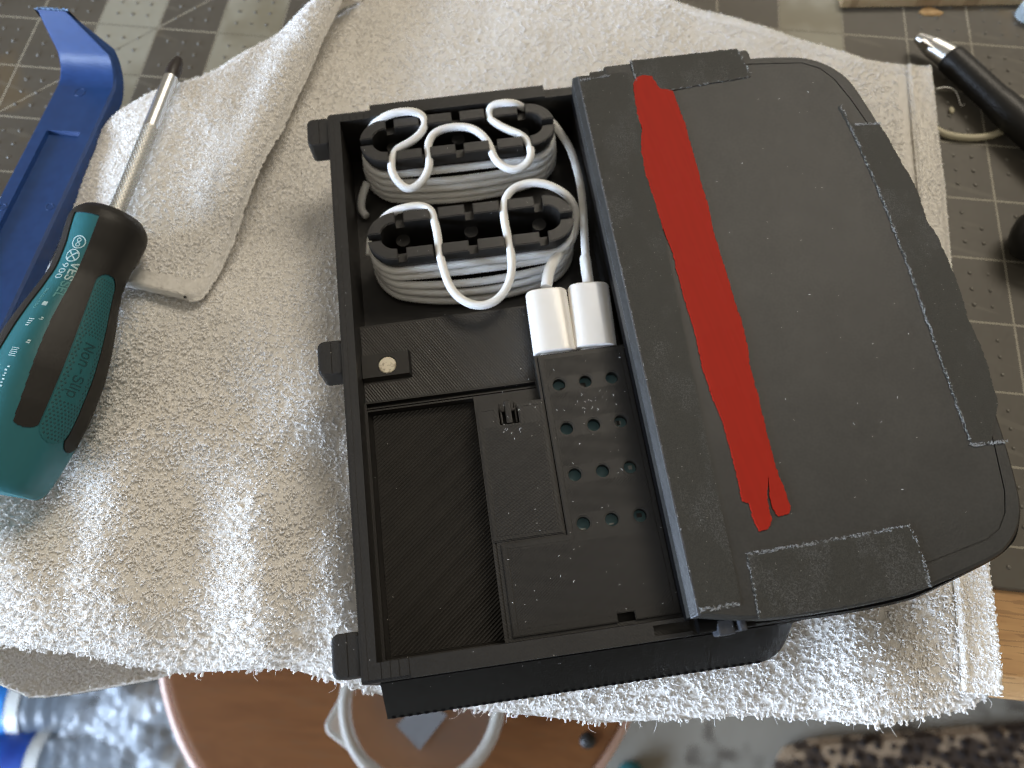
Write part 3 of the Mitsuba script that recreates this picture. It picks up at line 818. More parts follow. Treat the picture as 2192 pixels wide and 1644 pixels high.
tape([(93.2, 165.0), (127.3, 164.9), (128.4, 159), (128.9, 153.2), (112, 152.2), (102.0, 151.4), (94.4, 152.0), (93.2, 158)], [([(93.4, 165), (93.6, 156)], 34), ([(127.4, 164.4), (128.8, 153.4)], 26), ([(128.8, 153.2), (102.3, 151.5)], 26)], 2,
     'black tape patch over the upper ledge of the lid', (48.6, 50.36))
wv = [(162.7, 124), (163.6, 116), (164.8, 106.5), (164.8, 102.9), (164.0, 94.8), (165.2, 89.5), (165.4, 82.3), (165.3, 75.4), (165.2, 71.5), (164.2, 63.2), (164.6, 57.6), (164.4, 50.7), (162.9, 39.0)]
tape([(151.7, 138.2), (152.4, 138.0), (153.6, 131), (155.2, 130.0), (161.9, 129.6)] + wv + [(157, 29.2), (153.2, 29.4), (152.4, 31.0), (152.8, 49.5), (153.9, 80), (154.0, 104), (153.2, 126), (152.3, 134)], [([(152.6, 138), (153.2, 128), (154.0, 104), (153.9, 80), (152.8, 49.5), (152.3, 30)], 420), ([(152.4, 29.6), (161.6, 29.3)], 90), ([(154, 130.4), (162, 129.8)], 60)], 3,
     'long black tape down the right edge of the lid')
tape([(90.4, 11.2), (104, 11.4), (118, 11.9), (130.4, 12.4), (131.0, 4), (130.4, -1.6), (124, -2.6), (109, -3.4), (89.4, -3.4), (89.9, 4)], [([(90.4, 11.2), (130.4, 12.3)], 230), ([(130.4, 12.3), (130.9, 4), (130.2, -2)], 60), ([(90.3, 11), (89.6, -3)], 40)], 4,
     'black tape patch on the lower edge of the lid')
# red digital markup stroke, given a thin body on the lid
RED = [(1356, 178), (1362, 166), (1378, 160), (1395, 163), (1404, 176), (1413, 190), (1428, 191), (1440, 195), (1452, 225), (1466, 262), (1476, 300), (1489, 345), (1503, 398), (1516, 440), (1526, 490), (1541, 540), (1556, 585), (1571, 640), (1588, 690), (1600, 740), (1606, 790), (1624, 850), (1636, 905),
       (1650, 960), (1663, 1005), (1680, 1050), (1692, 1085), (1688, 1100), (1668, 1105), (1656, 1090), (1648, 1062), (1645, 1020), (1641, 1060), (1646, 1095), (1652, 1112), (1645, 1132), (1624, 1137), (1614, 1112), (1604, 1078), (1590, 1072), (1578, 1015), (1560, 950), (1545, 895), (1525, 850), (1505, 790), (1490, 720), (1472, 660),
       (1455, 600), (1440, 540), (1418, 485), (1402, 430), (1384, 375), (1373, 325), (1374, 275), (1362, 232)]
rp = np.array([[(at(*p, 0.0504) - ORG) @ U3 * 1000, (at(*p, 0.0504) - ORG) @ W3 * 1000] for p in RED])
g = np.random.default_rng(5)
ls = LineString(np.vstack([rp, rp[:1]]))
n = int(ls.length / 0.28)
P = np.array([ls.interpolate(i * 0.28).coords[0] for i in range(n)])
P += 0.24 * (meshkit.fbm(np.stack([P[:, 0] * 1.6, P[:, 1] * 0.9, P[:, 0] * 0], -1), 3, 4)[:, None] - 0.5) * [2.4, 1.0] + g.normal(0, 0.05, P.shape)
stroke = Polygon(P).buffer(0)
slits = []
for i in range(14):
    q = rp[g.integers(4, 27)] + [-g.uniform(0.3, 1.6), g.uniform(-6, 6)]
    d = np.array([0.10, -1]) * g.uniform(0.5, 1.9)
    slits.append(LineString([q, q + d * 0.5 + [0.07, 0], q + d]).buffer(g.uniform(0.05, 0.13)))
stroke = shapely.MultiPolygon([p for p in getattr(stroke, 'geoms', [stroke]) if p.area > 0.3])
add(LK + '__markup_stroke', dev(ext(stroke, 49.98, 50.47)), 'red_markup', label='broad red digital markup stroke built as a thin coat on the lid', smooth=False)
# white lint on the printed plastic
ln = []
for _ in range(95):
    if rng.random() < 0.35:
        c = np.array([62.0, 59.3]) + rng.normal(0, [3.2, 1.6]) if rng.random() < 0.75 else np.array([42.0, 54.0]) + rng.normal(0, [2.0, 1.2])
        z = 37.05 if c[0] > 50 else 36.66
    elif rng.random() < 0.6:
        c, z = np.array([rng.uniform(34, 74), rng.uniform(3, 74)]), 37.05
        if c[0] < 50.4 and c[1] > 24:
            z = 36.66
    else:
        c, z = np.array([rng.uniform(94, 155), rng.uniform(16, 150)]), 50.04
    if c[0] < 76 and min(np.hypot(c[0] - h[0], c[1] - h[1]) for h in HOLES) < 2.4:
        continue
    l, a = rng.uniform(0.04, 0.34), rng.uniform(0, 6.3)
    d = np.array([math.cos(a), math.sin(a)]) * l
    ln.append(dev(tube([(*(c - d), z), (*(c + [d[1] * 0.4, -d[0] * 0.4]), z + 0.06), (*(c + d), z)], rng.uniform(0.03, 0.07), 4)))
bsdf('lint_white', {'type': 'diffuse', 'reflectance': rgb(0.72, 0.71, 0.68)})
add(K + '__lint', cat(ln), 'lint_white', kind='stuff')
tag(K, 'open black plastic tray with a wide taped lid slid over its right half', 'case')

# ------------------------------------------------------------------ cable spools
def stadium(cx, cy, length, width, rot=0.0):
    h = (length - width) / 2
    s = LineString([(-h, 0), (h, 0)]).buffer(width / 2, quad_segs=14)
    return shapely.affinity.translate(shapely.affinity.rotate(s, rot, origin=(0, 0)), cx, cy)


def spool(cx, cy, rot, label):
    k = number('cable_spool')
    L, Wd = 62.2, 16.6
    core = stadium(cx, cy, L - 3.4, Wd - 3.4, rot).difference(stadium(cx, cy, L - 7.4, Wd - 7.4, rot))
    neck = stadium(cx, cy, L - 1.6, Wd - 1.6, rot).difference(stadium(cx, cy, L - 7.4, Wd - 7.4, rot))
    foot = stadium(cx, cy, L - 2, Wd - 2, rot).difference(stadium(cx, cy, L - 30, 4, rot))
    body = ext(core, 20.3, 36) + ext(neck, 34.4, 36.8) + ext(foot, 20.15, 21.6)
    tagk = add(k + '__core', dev(body), 'spool_black')
    for (a, b) in ((-21.2, 2.6), (0, 3.0), (21.2, 2.6)):
        q = shapely.affinity.rotate(Point(cx + a, cy + b), rot, origin=(cx, cy))
        add(k + '__post', dev(cyl(q.x, q.y, 21, 33.0, 2.0, 2.2, 24)), 'spool_black')
    ring = stadium(0, 0, L, Wd).difference(stadium(0, 0, L - 7.6, Wd - 7.6))
    cuts = [shapely.box(x - 1.35, -20, x + 1.35, 20) for x in (-21.2, -10.6, 0, 10.6, 21.2)] + [shapely.box(-40, -1.2, 40, 1.2)]
    teeth = ring.difference(shapely.union_all(cuts))
    for t in teeth.geoms:
        t = shapely.affinity.translate(shapely.affinity.rotate(t, rot, origin=(0, 0)), cx, cy)
        m = ext(t, 36.75, 39.75) + ext(t.buffer(-0.28, join_style='mitre'), 39.7, 40.0)
        add(k + '__tooth', dev(m), 'spool_black')
    tag(k, label, 'cable spool', 'black cable spools in the tray')
    return k


S1, S2 = (36.8, 154.3, -0.3), (36.8, 118.5, -0.5)
spool(*S1, 'black toothed cable spool against the upper wall of the tray')
spool(*S2, 'black toothed cable spool nearer the magnet and the white plugs')

# ------------------------------------------------------------------ white cables
def crop(pts, z):
    """points measured over the spools, (x, y[, z mm]) -> world"""
    out = []
    for p in pts:
        zz = (p[2] if len(p) > 2 else z) * 0.001
        out.append(at(640 + p[0] / 3.0444, 160 + p[1] / 3.0444, zz))
    return out


def coil(cx, cy, rot, zs, bulge, seed):
    """stacked turns of cable: close to the spool behind, bulging out in front"""
    g = np.random.default_rng(seed)
    out = []
    for z, b in zip(zs, bulge):
        P = np.array(stadium(0, 0, 61.6, 15.6).exterior.segmentize(0.8).coords)[:-1]
        th = np.linspace(0, 2 * np.pi, len(P), endpoint=False)
        P[:, 1] = np.where(P[:, 1] < 0, P[:, 1] - b * np.clip(1 - (P[:, 0] / (29 + g.uniform(-1, 2))) ** 2, 0, 1) ** 0.9, P[:, 1])
        P[:, 0] += 0.35 * np.sin(th + g.uniform(0, 6))
        a = math.radians(rot)
        P = P @ np.array([[math.cos(a), math.sin(a)], [-math.sin(a), math.cos(a)]]) + [cx, cy]
        for _ in range(6):
            P = (np.roll(P, 1, 0) + 2 * P + np.roll(P, -1, 0)) / 4
        z3 = z + 0.22 * np.sin(th * 1 + g.uniform(0, 6))
        out.append(tube(np.array([dpt(u, v, zz) for (u, v), zz in zip(P, z3)]), 0.00126, 14, closed=True))
    return out


def plug(key, u0, v0, u1, v1, wid, zc, thick):
    """plug body: a flat capsule section along a line; returns nothing"""
    a, b = np.array([u0, v0]), np.array([u1, v1])
    L = np.linalg.norm(b - a)
    t = (b - a) / L
    th = np.linspace(0, 2 * np.pi, 72, endpoint=False)
    sec = Polygon(np.stack([wid / 2 * np.sign(np.cos(th)) * np.abs(np.cos(th)) ** 0.62, thick / 2 * np.sign(np.sin(th)) * np.abs(np.sin(th)) ** 0.80], 1))
    pts = []
    for s, i in ((0, 0.9), (0.25, 0.4), (0.8, 0.0), (L - 0.5, 0.0), (L - 0.12, 0.12), (L, 0.45)):
        c = np.array(sec.buffer(-i).exterior.coords) if i else np.array(sec.exterior.coords)
        for x, z in c:
            q = a + t * s + np.array([-t[1], t[0]]) * x
            pts.append((q[0], q[1], zc + z))
    add(key, dev(hullp(pts)), 'plug_white', smooth=40)


# first cable: wound on the upper spool, plug nearest the lid
c1 = number('charging_cable')
zc = 38.4
serp = crop([(455, 400, 35), (480, 335, 37.5), (535, 288, 39.5), (600, 257, 40.6), (680, 241, 40.9), (755, 244, 40.6), (806, 275, 39.5), (816, 330, 38.6), (780, 395, 38.3), (705, 450, 38.3), (640, 490, 38.2), (610, 545, 38.2), (604, 610, 38.0), (640, 690, 37.0), (715, 742, 36.4), (790, 705, 36.8), (838, 630, 37.6), (850, 560, 38.1), (842, 470, 38.2),
             (872, 395, zc), (940, 355, zc), (1030, 340, zc), (1120, 350, zc), (1190, 392, zc), (1240, 460, 38.2), (1268, 530, 38.1), (1320, 590, 37.6), (1400, 618, 37.2), (1465, 595, 37.4), (1507, 540, 38.0), (1503, 465, 38.2), (1455, 402, zc), (1370, 362, zc), (1290, 322, zc), (1243, 270, 38.6), (1252, 215, 39.6), (1320, 187, 40.2), (1410, 190, 39.6),
             (1470, 215, 37), (1560, 250, 34), (1640, 300, 32.5), (1700, 375, 32), (1760, 470, 32.5), (1800, 580, 33.2), (1830, 700, 34), (1850, 850, 34.5), (1860, 1020, 34.7), (1868, 1180, 34.7), (1880, 1300, 34.7)], zc)
add(c1 + '__cord', cat([tube(spline(serp, 420), 0.00128, 14)] + coil(*S1, (22.0, 24.7, 27.4, 30.0, 32.6), (4.6, 4.3, 3.7, 2.7, 0.4), 3) + [tube(spline([dpt(5.2, 150, 26), dpt(2.6, 145.5, 23.5), dpt(2.2, 142.2, 21.8), dpt(3.4, 140, 21.5)], 24), 0.00128, 12)]), 'cable_white', smooth=True)
sr = [p for p in crop([(1863, 1185), (1876, 1290), (1888, 1375)], 34.7)]
add(c1 + '__strain_relief', tube(spline(sr, 14), np.r_[0.00150, np.full(12, 0.00172), 0.0017], 18), 'cable_white', smooth=40)
plug(c1 + '__plug', 68.85, 96.6, 67.4, 76.0, 12.3, 34.2, 6.6)
add(c1 + '__connector', dev(rrbox := rbox(62.8, 72.0, 72.5, 76.4, 32.6, 35.6, 0.6, 0.4)), 'plug_metal')
tag(c1, 'white cable wound on the upper spool, its plug beside the lid', 'cable')

c2 = number('charging_cable')
serp = crop([(462, 1180, 30), (468, 1080, 32), (525, 970, 36), (610, 895, 38.2), (700, 866, 39), (790, 857, 39), (855, 885, 38.8), (885, 960, 38.2), (905, 1060, 38.2), (915, 1150, 38.2), (938, 1250, 37.8), (975, 1360, 37.0), (1030, 1440, 36.6), (1110, 1490, 36.4), (1190, 1503, 36.4), (1275, 1475, 36.5), (1340, 1410, 36.8), (1378, 1320, 37.4), (1386, 1220, 38.0), (1374, 1120, 38.2), (1350, 1010, 38.2), (1336, 920, 38.2),
             (1338, 840, 38.6), (1375, 765, 39), (1440, 722, 39), (1520, 705, 39), (1610, 715, 38.6), (1700, 755, 37.6), (1765, 810, 36.4), (1800, 880, 34.6), (1806, 960, 32.6), (1795, 1030, 31), (1755, 1110, 30.4), (1700, 1170, 31.2), (1660, 1220, 33.0), (1625, 1290, 34.3), (1612, 1360, 34.7)], zc)
add(c2 + '__cord', cat([tube(spline(serp, 380), 0.00128, 14)] + coil(*S2, (21.9, 24.6, 27.3, 30.0, 32.6), (6.9, 5.7, 4.0, 1.2, 0.2), 9)), 'cable_white', smooth=True)
sr = crop([(1690, 1175, 31.4), (1655, 1225, 33.2), (1628, 1290, 34.3), (1612, 1385, 34.7)], 34)
add(c2 + '__strain_relief', tube(spline(sr, 18), np.r_[0.00150, np.full(16, 0.00175), 0.0017], 18), 'cable_white', smooth=40)
plug(c2 + '__plug', 56.1, 96.4, 55.6, 76.0, 12.3, 34.2, 6.6)
add(c2 + '__connector', dev(rbox(51.0, 60.2, 72.5, 76.4, 32.6, 35.6, 0.6, 0.4)), 'plug_metal')
tag(c2, 'white cable wound on the lower spool, its plug left of the other plug', 'cable')
#NEXT2
# ------------------------------------------------------------------ blue pry tool
bsdf('blue_plastic', bumped(pr(proc(lambda p, n, uv: mix((0.0115, 0.042, 0.15), (0.016, 0.057, 0.195), fbm(p.x * 300, p.y * 300, p.z * 300, 3))), 0.38, 0.45), lambda p, n, uv: 3e-5 * fbm(p.x * 1500, p.y * 1500, p.z * 1500, 3)))
bsdf('blue_worn', pr((0.16, 0.27, 0.46), 0.5))
E0, E1 = at(0, 715, 0.0265), at(243, 194, 0.0180)   # right edge of the bar (top face)
BW = 0.0220
E0 = E0 - (E1 - E0) * 0.35
bt = (E1 - E0) / np.linalg.norm(E1 - E0)
bw = np.cross(bt, [0, 0, 1.0])
bw /= np.linalg.norm(bw)           # to the right
bn = np.cross(bw, bt)              # out of the top face
TH = 0.0075


def bar_section(c, w, n, half, th, rec):
    """closed ring of the bar: top face with a recess of depth rec between its two rails"""
    a = 0.55
    rail = half - 0.0052
    prof = [(-half, -th + a * 0.002), (-half, -0.0008), (-half + 0.0008, 0), (-rail - 0.0003, 0), (-rail, -rec), (rail, -rec), (rail + 0.0003, 0), (half - 0.0008, 0), (half, -0.0008), (half, -th + a * 0.002), (half - 0.001, -th), (-half + 0.001, -th)]
    return np.array([c + w * x + n * y for x, y in prof])


secs = []
ctr = lambda q: q - bw * BW / 2
L = np.linalg.norm(E1 - E0)
for s, rec in ((0.0, 0.0016), (0.05, 0.0016), (0.1, 0.0016), (L - 0.0215, 0.0016), (L - 0.021, 0.00002), (L - 0.01, 0.00002), (L, 0.00002)):
    secs.append(bar_section(ctr(E0 + bt * s), bw, bn, BW / 2, TH, rec))
c0 = ctr(E1)
R0 = 0.0100
for i in range(1, 11):
    a = math.radians(76) * i / 10
    c = c0 + bt * R0 * math.sin(a) + bn * R0 * (1 - math.cos(a))
    nrm = bn * math.cos(a) - bt * math.sin(a)
    k = i / 10
    secs.append(bar_section(c, bw, nrm, BW / 2 * (1 - 0.08 * k), TH * (1 - 0.35 * k), 0.00002))
a = math.radians(76)
tdir = bt * math.cos(a) + bn * math.sin(a)
nrm = bn * math.cos(a) - bt * math.sin(a)
for i in range(1, 7):
    k = i / 6
    secs.append(bar_section(c + tdir * 0.0148 * k - bw * 0.0052 * k, bw, nrm, BW / 2 * (0.92 - 0.40 * k), TH * (0.65 - 0.55 * k), 0.00002))
V = np.vstack(secs)
m = len(secs[0])
q = np.array([[i * m + j, i * m + (j + 1) % m, (i + 1) * m + (j + 1) % m, (i + 1) * m + j] for i in range(len(secs) - 1) for j in range(m)])
tri = np.vstack([q[:, [0, 1, 2]], q[:, [0, 2, 3]]])
ends = [[0, j + 1, j] for j in range(1, m - 1)] + [[(len(secs) - 1) * m, (len(secs) - 1) * m + j, (len(secs) - 1) * m + j + 1] for j in range(1, m - 1)]
tm = trimesh.Trimesh(V, np.vstack([tri, ends]), process=False)
tm.fix_normals()
add('pry_tool__bar', tm, 'blue_plastic', smooth=35)
g = np.random.default_rng(3)
tipc, tipn = c + tdir * 0.0148 - bw * 0.0052, nrm
fr = []
for i in range(46):
    x = (i / 45 - 0.5) * BW * 0.52
    p = tipc + bw * x - tipn * g.uniform(0, 0.0008) - tdir * 0.0002
    fr.append(tube([p, p + tdir * g.uniform(0.0002, 0.0009) + bw * g.normal(0, 0.0002)], 0.00032, 5))
add('pry_tool__worn_tip', cat(fr), 'blue_worn', label='pale chewed tip of the pry tool')
for s, x, r, rec in ((L - 0.002, -0.001, 0.0019, 0), (L - 0.0560, -0.0078, 0.0013, 0), (L - 0.0545, 0.0078, 0.0013, 0)):
    cc = ctr(E0 + bt * s) + bw * x + bn * 0.00004
    th = np.linspace(0, 2 * np.pi, 28, endpoint=False)
    add('pry_tool__mould_mark', tube([cc + (bw * math.cos(t) + bt * math.sin(t)) * r for t in th], 0.00016, 6, closed=True), 'blue_plastic', smooth=True)
tag('pry_tool', 'blue plastic pry bar with a bent tip and recessed grip', 'pry tool')

# ------------------------------------------------------------------ screwdriver
bsdf('driver_teal', pr((0.018, 0.125, 0.145), 0.42, 0.4))
bsdf('driver_pad', pr((0.015, 0.110, 0.122), 0.6, 0.35))
bsdf('driver_black', bumped(pr((0.012, 0.010, 0.0075), 0.5, 0.35), lambda p, n, uv: 3e-5 * fbm(p.x * 1800, p.y * 1800, p.z * 1800, 2)))
bsdf('driver_dot', pr((0.006, 0.05, 0.055), 0.6))
bsdf('driver_print', {'type': 'diffuse', 'reflectance': rgb(0.42, 0.55, 0.55)})
bsdf('driver_print_faded', {'type': 'diffuse', 'reflectance': rgb(0.12, 0.29, 0.29)})
bsdf('chrome', {'type': 'roughconductor', 'alpha': 0.14, 'specular_reflectance': rgb(0.70, 0.71, 0.71)})
bsdf('chrome_knurl', {'type': 'roughconductor', 'alpha': 0.3, 'specular_reflectance': rgb(0.58, 0.57, 0.53)})
bsdf('bit_black', pr((0.02, 0.014, 0.012), 0.45))
DT, DH = at(382, 128, 0.0265), at(242, 472, 0.0305)     # bit tip, front of the handle
da = (DH - DT) / np.linalg.norm(DH - DT)
DL = np.linalg.norm(DH - DT)
add('screwdriver__bit', lathe(DT, DH, [(-0.001, 0.0002), (-0.0004, 0.0013), (0.002, 0.0021), (0.0042, 0.0025), (0.0070, 0.0026), (0.0090, 0.0024)], 20), 'bit_black', smooth=40)
cr = []
for kq in range(4):
    an = kq * math.pi / 2
add('screwdriver__shaft', lathe(DT, DH, [(0.0085, 0.0001), (0.0086, 0.0022), (0.0092, 0.0025), (0.032, 0.0025), (0.0325, 0.0023)], 32), 'chrome', smooth=40)
kn = []
S0, S1k = 0.032, DL + 0.002
nS, nA = 46, 14
x_ = np.cross(da, [0, 0, 1.0])
x_ /= np.linalg.norm(x_)
y_ = np.cross(x_, da)
add('screwdriver__knurled_shaft', lathe(DT, DH, [(S0, 0.0002), (S0, 0.0024), (S1k, 0.0025)], 28), 'chrome_knurl', smooth=40)
for i in range(nS):
    for j in range(nA):
        an = 2 * math.pi * (j + 0.5 * (i % 2)) / nA
        if math.sin(an) < -0.35:
            continue
        o = x_ * math.cos(an) + y_ * math.sin(an)
        t2 = np.cross(da, o)
        c = DT + da * (S0 + 0.0006 + (S1k - S0 - 0.001) * (i + 0.5) / nS) + o * 0.00240
        v = np.array([c + da * 0.00052, c + t2 * 0.00046, c - da * 0.00052, c - t2 * 0.00046, c + o * 0.00036])
        kn.append((v, np.array([[0, 1, 4], [1, 2, 4], [2, 3, 4], [3, 0, 4]])))
kk = cat(kn)
add('screwdriver__knurled_shaft__knurl', (kk[0], kk[1][:, ::-1]), 'chrome_knurl', kind='stuff', smooth=False)
HP = np.array([(-0.0012, 0.0030), (-0.0010, 0.0080), (0.0, 0.0094), (0.002, 0.0107), (0.0045, 0.0111), (0.009, 0.0107), (0.015, 0.0100), (0.021, 0.0099), (0.028, 0.0109), (0.036, 0.0126), (0.045, 0.0141), (0.054, 0.0149), (0.062, 0.0149), (0.070, 0.0143), (0.077, 0.0134), (0.083, 0.0124), (0.0865, 0.0113), (0.0885, 0.0090), (0.0890, 0.0001)])
from scipy.interpolate import PchipInterpolator
hr = PchipInterpolator(HP[:, 0], HP[:, 1])
HD = at(-23, 1090, 0.0245) - DH
HD /= np.linalg.norm(HD)
ps = np.r_[np.linspace(-0.0012, 0.004, 10), np.linspace(0.005, 0.083, 50), np.linspace(0.084, 0.0885, 8), 0.0890]
yr = np.array([0.16, -0.02, 0.20])
yr -= HD * (yr @ HD)
yr /= np.linalg.norm(yr)
xr = np.cross(HD, yr)
if xr[0] < 0:
    xr = -xr
viewang = 0.0


def on_handle(s, th, off):
    """s metres down the handle, th degrees right of the upper line, off metres above the core"""
    th = np.radians(np.asarray(th, float))
    s = np.asarray(s, float)
    # lightly three-sided grip
    r = hr(s) * (1 + 0.022 * np.cos(6 * (th - math.radians(27))) * np.clip(s / 0.02, 0, 1)) + off
    return DH + s[..., None] * HD + (np.sin(th) * r)[..., None] * xr + (np.cos(th) * r)[..., None] * yr


def skin(mask, off, ns, nth, key, mat, s0=-0.0008, s1=0.0885, thick=0.0005):
    s, th = np.meshgrid(np.linspace(s0, s1, ns), np.linspace(-180, 180, nth), indexing='ij')
    P = on_handle(s, th, off).reshape(-1, 3)
    i, j = np.meshgrid(np.arange(ns - 1), np.arange(nth - 1), indexing='ij')
    sc, tc = (s[:-1, :-1] + s[1:, 1:]) / 2, (th[:-1, :-1] + th[1:, 1:]) / 2
    ok = mask(sc, tc).ravel()
    q = np.stack([i * nth + j, i * nth + j + 1, (i + 1) * nth + j + 1, (i + 1) * nth + j], -1).reshape(-1, 4)[ok]
    f = np.vstack([q[:, [0, 1, 2]], q[:, [0, 2, 3]]])
    n = len(P)
    P2 = on_handle(s, th, off - thick).reshape(-1, 3)
    e = np.vstack([f[:, [0, 1]], f[:, [1, 2]], f[:, [2, 0]]])
    es = np.sort(e, 1)
    u, inv, cnt = np.unique(es, axis=0, return_inverse=True, return_counts=True)
    be = e[cnt[inv.ravel()] == 1]
    side = np.vstack([np.stack([be[:, 1], be[:, 0], be[:, 0] + n], 1), np.stack([be[:, 1], be[:, 0] + n, be[:, 1] + n], 1)])
    tmesh = trimesh.Trimesh(np.vstack([P, P2]), np.vstack([f, side]), process=True)
    if (tmesh.face_normals[:len(f)] * (tmesh.triangles_center[:len(f)] - (DH + HD * 0.04))).sum() < 0:
        tmesh.invert()
    tmesh.remove_unreferenced_vertices()
    add(key, tmesh, mat, smooth=30)


skin(lambda s, t: s > -1, 0.0, 120, 90, 'screwdriver__core', 'driver_teal', -0.00115, 0.08899, 0.0002)


def arc_mm(s, t):
    return np.radians(t) * hr(s)


def cap(s, a, s0, s1, a0, a1):
    """rounded-end strip test in (s, arc angle)"""
    hw = (a1 - a0) / 2
    mid = (a0 + a1) / 2
    r = hr(s)
    x = np.radians(a - mid) * r
    w = np.radians(hw) * r
    d0 = np.maximum(s0 + w - s, 0)
    d1 = np.maximum(s - (s1 - w), 0)
    return (np.hypot(np.maximum(d0, d1), x) < w) & (s > s0) & (s < s1)


def rubber(s, t):
    strip_a = (t > -66) & (t < -21 + 7 * sm(0.035, 0.075, s)) & (s > 0.0042)
    pad = cap(s, t, 0.0200, 0.0735, 9, 47)
    line_c = (t > 76) & (t < 120) & (s > 0.0125)
    back = (t < -112) & (t > -140) & (s > 0.02)
    c1 = cap(s, t, -0.05, 0.0705, -22, 14)
    c2 = cap(s, t, -0.05, 0.0735, 44, 77)
    rest = s < 0.066
    zone = np.where((t > -24) & (t < 12), c1 | (s < 0.03), np.where((t > 42) & (t < 78), c2 | (s < 0.03), rest | (t > 10) & (t < 44)))
    return (~strip_a) & (~pad) & (~line_c) & (~back) & zone.astype(bool) & ((t <= 11) | (t >= 45) | (s < 0.066))


skin(rubber, 0.0004, 420, 420, 'screwdriver__rubber_grip', 'driver_black')
skin(lambda s, t: cap(s, t, 0.0208, 0.0727, 10.2, 45.8), 0.00032, 300, 620, 'screwdriver__grip_pad', 'driver_pad')
pk = []
for i in range(48):
    for j in range(8):
        s = 0.0222 + 0.0493 * i / 47
        th = 12.5 + (31.0 * (j + 0.5 * (i % 2)) / 7.5)
        if not cap(np.array(s - 0.0000), np.array(th), 0.0214, 0.0722, 11.4, 44.6):
            continue
        if 0.041 < s < 0.0605 and 17.5 < th < 38:
            continue
        o = 0.00034
        ds, dt = 0.00042, 1.5
        v = on_handle(np.array([s + ds, s, s - ds, s]), np.array([th, th + dt, th, th - dt]), o)
        top_ = on_handle(np.array([s]), np.array([th]), o + 0.00022)
        pk.append((np.vstack([v, top_]), np.array([[0, 1, 4], [1, 2, 4], [2, 3, 4], [3, 0, 4]])))
add('screwdriver__grip_pad__dot', cat(pk), 'driver_dot', kind='stuff')


def letter(text, height, s0, th0, key, mat, off, bold=False, flat=0.00012, spread=1.0):
    m = meshkit.text_mesh(text, height, flat, bold)
    m = m.subdivide_to_size(0.0012)
    v = m.vertices
    s = s0 + v[:, 0] * spread
    th = th0 + np.degrees(v[:, 1] / hr(np.clip(s, 0, 0.0885)))
    tmesh = trimesh.Trimesh(on_handle(s, th, off + v[:, 2]), m.faces, process=False)
    tmesh.fix_normals()
    add(key, tmesh, mat)


letter('VES', 0.0024, 0.0200, -33.5, 'screwdriver__lettering', 'driver_print', 0.00002, True)
letter('SEL', 0.0024, 0.0200 + meshkit.text_mesh('VES', 0.0024, 0.0001, True).bounds[1, 0] + 0.0003, -33.5, 'screwdriver__lettering', 'driver_print_faded', 0.00002, True)
letter('900', 0.0022, 0.0205, -51, 'screwdriver__lettering', 'driver_print', 0.00002)
letter('No.2x100', 0.0011, 0.0300, -52, 'screwdriver__lettering', 'driver_print_faded', 0.00002)
letter('Non-Slip', 0.0031, 0.0423, 21.5, 'screwdriver__grip_pad__lettering', 'driver_dot', 0.0003, False, 0.0002, 0.92)


def on_strip(shape, key, mat, off=0.00002):
    """flat printing: a polygon in (metres down the handle, metres across from -44 degrees)"""
    m = trimesh.util.concatenate([trimesh.creation.extrude_polygon(p, 0.0001, engine='earcut') for p in getattr(shape, 'geoms', [shape])])
    v = m.vertices
    tmesh = trimesh.Trimesh(on_handle(v[:, 0], -44 + np.degrees(v[:, 1] / hr(v[:, 0])), off + v[:, 2]), m.faces, process=False)
    tmesh.fix_normals()
    add(key, tmesh, mat)


c_ = Point(0.0136, 0.0011)
gog = c_.buffer(0.0021).difference(c_.buffer(0.0018)).union(Point(0.0129, 0.0011).buffer(0.0007).difference(Point(0.0129, 0.0011).buffer(0.00045))).union(Point(0.0144, 0.0011).buffer(0.0007).difference(Point(0.0144, 0.0011).buffer(0.00045)))
on_strip(gog, 'screwdriver__safety_mark', 'driver_print')
c_ = Point(0.0181, 0.0008)
ham = c_.buffer(0.0021).difference(c_.buffer(0.0018)).union(LineString([(0.0167, -0.0006), (0.0195, 0.0022)]).buffer(0.00018)).union(LineString([(0.0167, 0.0022), (0.0195, -0.0006)]).buffer(0.00018)).union(shapely.box(0.0190, -0.0008, 0.0196, 0.0000)).union(shapely.box(0.0166, 0.0018, 0.0173, 0.0024))
on_strip(ham, 'screwdriver__safety_mark', 'driver_print')
g = np.random.default_rng(4)
bars, s = [], 0.0555
while s < 0.069:
    w = g.choice([0.00018, 0.0003, 0.00045])
    bars.append(shapely.box(s, -0.0030, s + w, 0.0016 + g.uniform(-0.0004, 0.0004)))
    s += w + g.choice([0.00025, 0.0004, 0.0006])
bars += [shapely.box(0.0345, 0.0006, 0.0358, 0.0020), shapely.box(0.0395, 0.0028, 0.0400, 0.0034), shapely.box(0.0402, 0.0024, 0.0404, 0.0034), shapely.box(0.0470, 0.0028, 0.0475, 0.0036), shapely.box(0.0477, 0.0026, 0.0481, 0.0036)]
bars += [shapely.box(0.0405 + 0.0007 * i, -0.0005, 0.0408 + 0.0007 * i, 0.0012 - 0.0002 * i) for i in range(4)] + [shapely.box(0.0500 + 0.0006 * i, -0.0005, 0.0502 + 0.0006 * i, 0.0018 - 0.0003 * (i % 2)) for i in range(5)]
on_strip(shapely.MultiPolygon(bars), 'screwdriver__barcode', 'driver_print')
tag('screwdriver', 'teal and black handled screwdriver lying across the towel fold', 'screwdriver')

